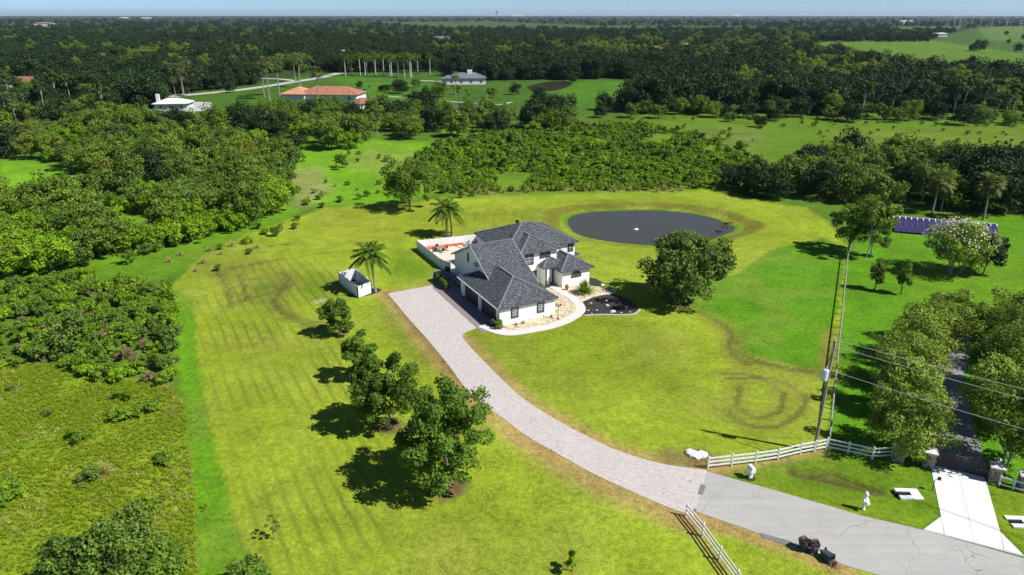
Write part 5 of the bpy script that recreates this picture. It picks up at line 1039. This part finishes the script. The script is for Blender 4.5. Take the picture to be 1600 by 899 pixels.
for k, (x, y, s, key) in enumerate(((415, 366, .7, 'shrub_b'), (428, 370, .8, 'shrub_o'), (438, 362, .7, 'shrub'), (386, 380, .7, 'shrub_b'), (462, 358, .6, 'shrub'), (405, 358, .7, 'shrub'), (346, 390, .5, 'shrub'), (390, 397, .5, 'shrub_o'), (340, 423, .5, 'shrub_o'), (505, 325, .6, 'shrub_o'), (532, 316, .7, 'shrub'), (480, 320, .8, 'shrub_b'), (560, 312, .6, 'shrub'), (700, 300, .7, 'shrub'), (738, 307, .6, 'shrub_o'), (720, 309, .7, 'shrub_o'), (330, 370, .9, 'shrub'), (300, 378, 1.0, 'shrub_o'), (275, 385, 1.0, 'shrub'), (250, 392, .9, 'shrub'), (230, 398, 1., 'shrub_o'), (200, 412, 1., 'shrub'), (465, 345, .5, 'shrub'))):
    plant(key, g(x, y), LBL('on the uneven left margin of the mown lawn')[key], 'shrubs on the lawn margin', np.random.default_rng(570 + k), s)
scr = scatter([(650, 245), (700, 222), (800, 206), (1000, 196), (1090, 214), (1180, 248), (1165, 285), (1120, 294), (1060, 297), (860, 299), (740, 300), (690, 304), (655, 280)], 1.9, 1900, 8)
scr = [p for p in scr if vnoise(np.array([p[0]]), np.array([p[1]]), 13, 5)[0] > .22]
scr.sort(key=lambda p: p[1]); rs = np.random.default_rng(8)
for p in scr[:95]: k = rs.choice(['shrub', 'shrub_b', 'shrub_o'], p=[.4, .42, .18]); s = rs.uniform(.5, 1.05); plant(k, p, LBL('along the front of the scrub belt behind the pond')[k], 'scrub behind the pond', rs, s)
for o in [o for k in prot for o, u in zip(prot[k], used[k]) if not u]:
    for ch in list(o.children): bpy.data.objects.remove(ch)
    bpy.data.objects.remove(o)

# uncountable masses: one object each, instances on points
def mass(name, pts, rot, scl, pick, sources, label, cat):
    me = bpy.data.meshes.new(name); me.vertices.add(len(pts)); me.vertices.foreach_set('co', np.asarray(pts, np.float32).ravel())
    for an, av in (('rz', rot), ('sc', scl)): a = me.attributes.new(an, 'FLOAT', 'POINT'); a.data.foreach_set('value', np.asarray(av, np.float32))
    a = me.attributes.new('pick', 'INT', 'POINT'); a.data.foreach_set('value', np.asarray(pick, np.int32)); me.update()
    o = link(name, me); tag(o, label, cat, kind='stuff'); md = o.modifiers.new('mass', 'NODES'); ng = bpy.data.node_groups.new(name, 'GeometryNodeTree'); md.node_group = ng
    ng.interface.new_socket('Geometry', in_out='INPUT', socket_type='NodeSocketGeometry'); ng.interface.new_socket('Geometry', in_out='OUTPUT', socket_type='NodeSocketGeometry')
    gi, go = ng.nodes.new('NodeGroupInput'), ng.nodes.new('NodeGroupOutput'); ip = ng.nodes.new('GeometryNodeInstanceOnPoints'); jn = ng.nodes.new('GeometryNodeJoinGeometry'); L = ng.links.new
    for s in sources[::-1]:
        oi = ng.nodes.new('GeometryNodeObjectInfo'); oi.inputs['Object'].default_value = s; oi.inputs['As Instance'].default_value = True; oi.transform_space = 'ORIGINAL'; L(oi.outputs['Geometry'], jn.inputs[0])
    def na(n, t): q = ng.nodes.new('GeometryNodeInputNamedAttribute'); q.data_type = t; q.inputs['Name'].default_value = n; return q.outputs['Attribute']
    cx = ng.nodes.new('ShaderNodeCombineXYZ'); L(na('rz', 'FLOAT'), cx.inputs[2]); L(cx.outputs[0], ip.inputs['Rotation']); L(na('sc', 'FLOAT'), ip.inputs['Scale']); L(na('pick', 'INT'), ip.inputs['Instance Index'])
    ip.inputs['Pick Instance'].default_value = True; L(jn.outputs[0], ip.inputs['Instance']); L(gi.outputs[0], ip.inputs['Points']); L(ip.outputs[0], go.inputs[0]); return o
def part(key, nm): return [c for o in prot[key] for c in o.children if c.name.startswith(nm)]
rs = np.random.default_rng(99)
p3 = np.array([(x, y, 0) for x, y in scr[95:]]); srcs = part('shrub', 'foliage')[:2] + part('shrub_b', 'foliage')[:2] + part('shrub_o', 'foliage')[:1]
mass('scrub', p3, rs.uniform(0, 6.28, len(p3)), np.clip(rs.lognormal(-.35, .38, len(p3)), .3, 1.9), rs.integers(0, 5, len(p3)), srcs, 'belt of green palmetto scrub behind the pond', 'scrub')
# far woodland to the horizon
FIELDS = [[(240, 152), (420, 130), (470, 114), (700, 113), (740, 126), (1010, 124), (985, 172), (880, 215), (690, 225), (560, 200), (300, 190), (230, 200)], [(1205, 78), (1300, 66), (1450, 66), (1470, 58), (1520, 44), (1700, 40), (1700, 150), (1440, 122), (1350, 104), (1270, 84)],
          [(970, 176), (1700, 178), (1700, 400), (900, 400)], [(1385, 43), (1510, 42), (1510, 50), (1390, 52)], [(-200, 190), (700, 190), (700, 500), (-200, 500)], [(545, 36), (760, 35), (930, 41), (1180, 42), (1180, 47), (700, 47)], [(0, 128), (75, 126), (80, 150), (0, 155)], [(225, 108), (262, 108), (262, 128), (225, 128)], [(70, 122), (150, 108), (160, 118), (85, 132)],
          [(535, 88), (560, 88), (560, 98), (535, 98)], [(680, 67), (735, 67), (735, 78), (680, 78)], [(1010, 82), (1035, 82), (1035, 92), (1010, 92)], [(-300, 150), (200, 150), (200, 200), (-300, 200)], [(720, 70), (742, 70), (742, 82), (720, 82)], [(395, 120), (470, 108), (470, 135), (395, 140)]]
ty = np.exp(rs.uniform(math.log(300), math.log(15000), 60000)); tx = rs.uniform(-1, 1, len(ty)) * (.80 * ty + 60); fx, fy = pix_np(tx, ty); keep = np.ones(len(ty), bool)
for fpoly in FIELDS: keep &= ~inpoly(fx, fy, fpoly)
dens = np.where(ty < 700, 1.0, np.clip(700 / ty, .12, 1) ** .8); keep &= rs.random(len(ty)) < dens * .7; tx, ty = tx[keep], ty[keep]
cl = vnoise(tx, ty, 110, 55) > .13; tx, ty = tx[cl], ty[cl]
tint = .5 * vnoise(tx, ty, 180, 3) + .5 * vnoise(tx, ty, 45, 9); pk = np.where(rs.random(len(tx)) < .35 + .75 * (tint < .55), rs.integers(0, 3, len(tx)), np.where(tint > .5, rs.integers(3, 5, len(tx)), rs.integers(5, 7, len(tx))))
sc_ = np.clip(rs.lognormal(-.08, .28, len(tx)), .45, 1.6) * np.where(ty > 2500, 1.25, 1.0)
srcs = part('live', 'crown')[:3] + part('oak', 'crown')[:2] + part('olive', 'crown')[:2]
mass('distant_woodland', np.stack([tx, ty, np.full(len(tx), -.3)], 1), rs.uniform(0, 6.28, len(tx)), sc_, pk, srcs, 'dark woodland stretching from the far houses to the horizon', 'woodland')
print('far trees', len(tx), 'individual plants', cnt)
# meadow grass in the rough field
V_, Q_, T_ = blades(16, .48, .05, .5, 900); tuft = link('grass_tuft', fast_mesh('grass_tuft', V_, Q_, M['grass_blade'], {'tint': T_}), None, (*g(150, 640), 0)); tag(tuft, 'tuft of grass in the rough field beside the low shrubs', 'grass')
V_, Q_, T_ = blades(14, .62, .04, .5, 901); tuft2 = link('straw_tuft', fast_mesh('straw_tuft', V_, Q_, M['straw'], {'tint': T_}), None, (*g(190, 745), 0)); tag(tuft2, 'pale tuft of dry grass in the rough field', 'grass')
mead = [(-25, 565), (60, 568), (150, 592), (268, 602), (290, 640), (303, 760), (310, 905), (310, 960), (-60, 960)]
gx = rs.uniform(-62, -12, 60000); gy = rs.uniform(36, 82, 60000); qx, qy = pix_np(gx, gy); kp_ = inpoly(qx, qy, mead) & (vnoise(gx, gy, 3, 8) > rs.random(60000) * .8); gx, gy = gx[kp_][:16000], gy[kp_][:16000]
mass('meadow_grass', np.stack([gx, gy, np.zeros(len(gx))], 1), rs.uniform(0, 6.28, len(gx)), rs.uniform(.5, 1.15, len(gx)), (rs.random(len(gx)) < .02 + .14 * (vnoise(gx, gy, 6, 17) > .66)).astype(int), [tuft, tuft2], 'rough green meadow grass left of the mown lawn', 'grass')

# ------------------------------------------------------------------ distant houses and landmarks
def far_house(base, rz, L, W, hw, slope, roofm, label, gable=False, wing=None, wallm='far_wall'):
    r = empty('house', (*g(*base), 0), rz); tag(r, label, 'house')
    MB().box(-L/2, L/2, -W/2, W/2, 0, hw).build('wall', M[wallm], r)
    hroof(-L/2-.7, L/2+.7, -W/2-.7, W/2+.7, hw + .1, slope, r, M[roofm], M[roofm], .2, (0, 0) if gable else (1, 1), 'roof', 'u' if gable else None)
    if wing:
        x0, x1, y0, y1, h2, m2 = wing; MB().box(x0, x1, y0, y1, 0, h2).build('wall', M[wallm], r); hroof(x0-.6, x1+.6, y0-.6, y1+.6, h2 + .1, slope, r, M[m2], M[m2], .2, (1, 1), 'roof')
    for k in range(4):
        x = -L/2 + L * (k + .5) / 4; w = MB().box(-.7, .7, -.06, 0, 0, 1.3).build('window', M['dark_trim'], r, (x, -W/2 - .003, 1.0)); MB().box(-.6, .6, -.075, -.062, .1, 1.2).build('pane', M['pane'], w)
    return r
h1 = far_house((520, 156), -.12, 30, 15, 3.2, .42, 'roof_red', 'long house with red and orange tile roof beyond the woods', wing=(-23, -11, -9, 7, 3.3, 'roof_orange'))
cg = empty('pool_cage', (*g(556, 150), 0), -.2); tag(cg, 'dark screened pool cage attached to the tile roofed house', 'pool cage')
for x in np.linspace(-5, 5, 6):
    MB().bar((x, -4, 0), (x, -4, 2.6), .15, .15).build('post', M['mesh_cage'], cg); MB().bar((x, 4, 0), (x, 4, 2.6), .15, .15).build('post', M['mesh_cage'], cg); MB().bar((x, -4, 2.6), (x, 0, 3.8), .15, .15).build('rafter', M['mesh_cage'], cg); MB().bar((x, 4, 2.6), (x, 0, 3.8), .15, .15).build('rafter', M['mesh_cage'], cg)
MB().add([(-5, -4, 2.55), (5, -4, 2.55), (5, 0, 3.75), (-5, 0, 3.75), (5, 4, 2.55), (-5, 4, 2.55)], [(0, 1, 2, 3), (3, 2, 4, 5)]).build('screen', M['mesh_cage'], cg)
far_house((567, 170), .9, 10, 8, 2.8, .4, 'roof_brown', 'small brown roofed building right of the tile roofed house')
h2 = far_house((275, 182), .15, 13, 9, 5.6, .35, 'roof_pale', 'white two storey house with pale roof among the left hand trees', wing=(-9, -5, -5, 3, 3.0, 'roof_teal'))
MB().box(-6.4, -5.2, -1, .4, 4, 9.2).build('chimney', M['far_wall'], h2)
for k in range(3): w = MB().box(-.6, .6, -.06, 0, 0, 1.2).build('window', M['dark_trim'], h2, (-4 + 4*k, -4.503, 3.6)); MB().box(-.5, .5, -.075, -.062, .1, 1.1).build('pane', M['pane'], w)
far_house((80, 212), -.5, 11, 8, 3.0, .4, 'roof_teal', 'pale building with turquoise roof at the far left')
far_house((20, 135), .06, 38, 13, 3.0, .35, 'roof_brown', 'long brown roofed house at the far left edge')
far_house((245, 113), .2, 11, 9, 3.0, .4, 'roof_orange', 'small orange roofed house among dark oaks at left')
h6 = far_house((728, 131), .1, 24, 12, 3.6, .45, 'roof_grey', 'white house with steep blue grey roof by the far palms', wing=(-15, -7, -5, 4, 3.2, 'roof_grey'))
MB().box(1, 4, -1.5, 1.5, 5.5, 8.2).build('cupola', M['far_wall'], h6)
far_house((547, 92), .3, 13, 9, 5.5, .5, 'roof_pale', 'white gabled house past the row of royal palms', True)
far_house((690, 68), .2, 22, 12, 6.0, .6, 'roof_grey', 'far white gabled house with dark roof amid the woodland', True)
far_house((1022, 84), .2, 16, 12, 5.5, .4, 'roof_red', 'distant red roofed house right of centre in the woodland')
far_house((722, 72), .1, 20, 9, 3.0, .3, 'roof_pale', 'low pale building in the woodland right of the far gabled house')
for k, (x, y, L) in enumerate(((70, 42, 60), (28, 41, 45), (195, 30, 90), (228, 30.5, 80), (1415, 38, 60), (1068, 78, 22), (1465, 58, 30), (810, 26, 300), (1150, 26, 260))):
    far_house((x, y), 0, L, L * .4, 6 + (L > 50) * 6 + (L > 200) * 10, .25, 'roof_pale' if k != 0 else 'roof_red', ['wide red roofed building near the left horizon', 'pale building at the far left near the horizon', 'pale speck of a building on the left horizon', 'second pale building on the left horizon', 'pale building left of the far right pasture', 'pale roofed house at the right of the central woodland', 'pale shed beside the far right pasture', 'long pale works on the horizon under the tower', 'long pale building on the horizon right of centre'][k])
def mast(q, h, label, w=3.0):
    r = empty('mast', (*g(*q), 0)); tag(r, label, 'mast', 'masts on the horizon'); MB().tube([(0, 0, 0), (0, 0, h)], [w, w * .6], 6).build('shaft', M['metal_grey'], r); MB().lathe([(w, h * .98), (w * 1.6, h * .99), (w * .5, h * 1.03)], 8).build('head', M['metal_grey'], r)
tw = empty('water_tower', (*g(776, 27.5), 0)); tag(tw, 'dark tower standing above the horizon at centre', 'tower'); MB().lathe([(6, 0), (6, 62), (14, 74), (14, 86), (4, 92)], 10).build('tank', M['metal_grey'], tw); MB().lathe([(1, 92), (1, 104)], 6).build('finial', M['metal_grey'], tw)
for q, h, lab in (((166, 29), 75, 'thin mast on the left horizon'), ((255, 29), 85, 'thin mast on the horizon, second from left'), ((303, 29), 80, 'thin mast on the horizon, third from left'), ((580, 29), 60, 'thin mast on the horizon left of the tower')): mast(q, h, lab, 1.6)
for k, (x, y) in enumerate(((1490, 44), (1498, 44.5), (1518, 42), (1532, 42), (1548, 45), (1570, 52), (1591, 55), (1500, 41), (1480, 41), (1450, 40))):
    r = empty('transmission_tower', (*g(x, y), 0)); tag(r, 'tall white transmission pole in the far right pasture', 'pylon', 'transmission poles at the far right'); hh = 30 if y > 50 else 38
    MB().tube([(0, 0, 0), (0, 0, hh)], [.9, .5], 6).build('shaft', M['far_wall'], r)
    for zq in (hh - 2, hh - 7): MB().bar((-5, 0, zq), (5, 0, zq), .5, .5).build('crossarm', M['far_wall'], r)

# ------------------------------------------------------------------ haze: one even box of air
hz = MB().box(-26000, 26000, -400, 26000, -3.0, 125).build('haze', None); m = bpy.data.materials.new('haze'); m.use_nodes = True; nt = m.node_tree; nt.nodes.clear()
vo = nt.nodes.new('ShaderNodeVolumePrincipled'); vo.inputs['Color'].default_value = (0.62, 0.80, 0.95, 1); vo.inputs['Density'].default_value = 3.5e-5; vo.inputs['Anisotropy'].default_value = 0.2
nt.links.new(vo.outputs[0], nt.nodes.new('ShaderNodeOutputMaterial').inputs['Volume']); hz.data.materials.append(m); tag(hz, kind='stuff')
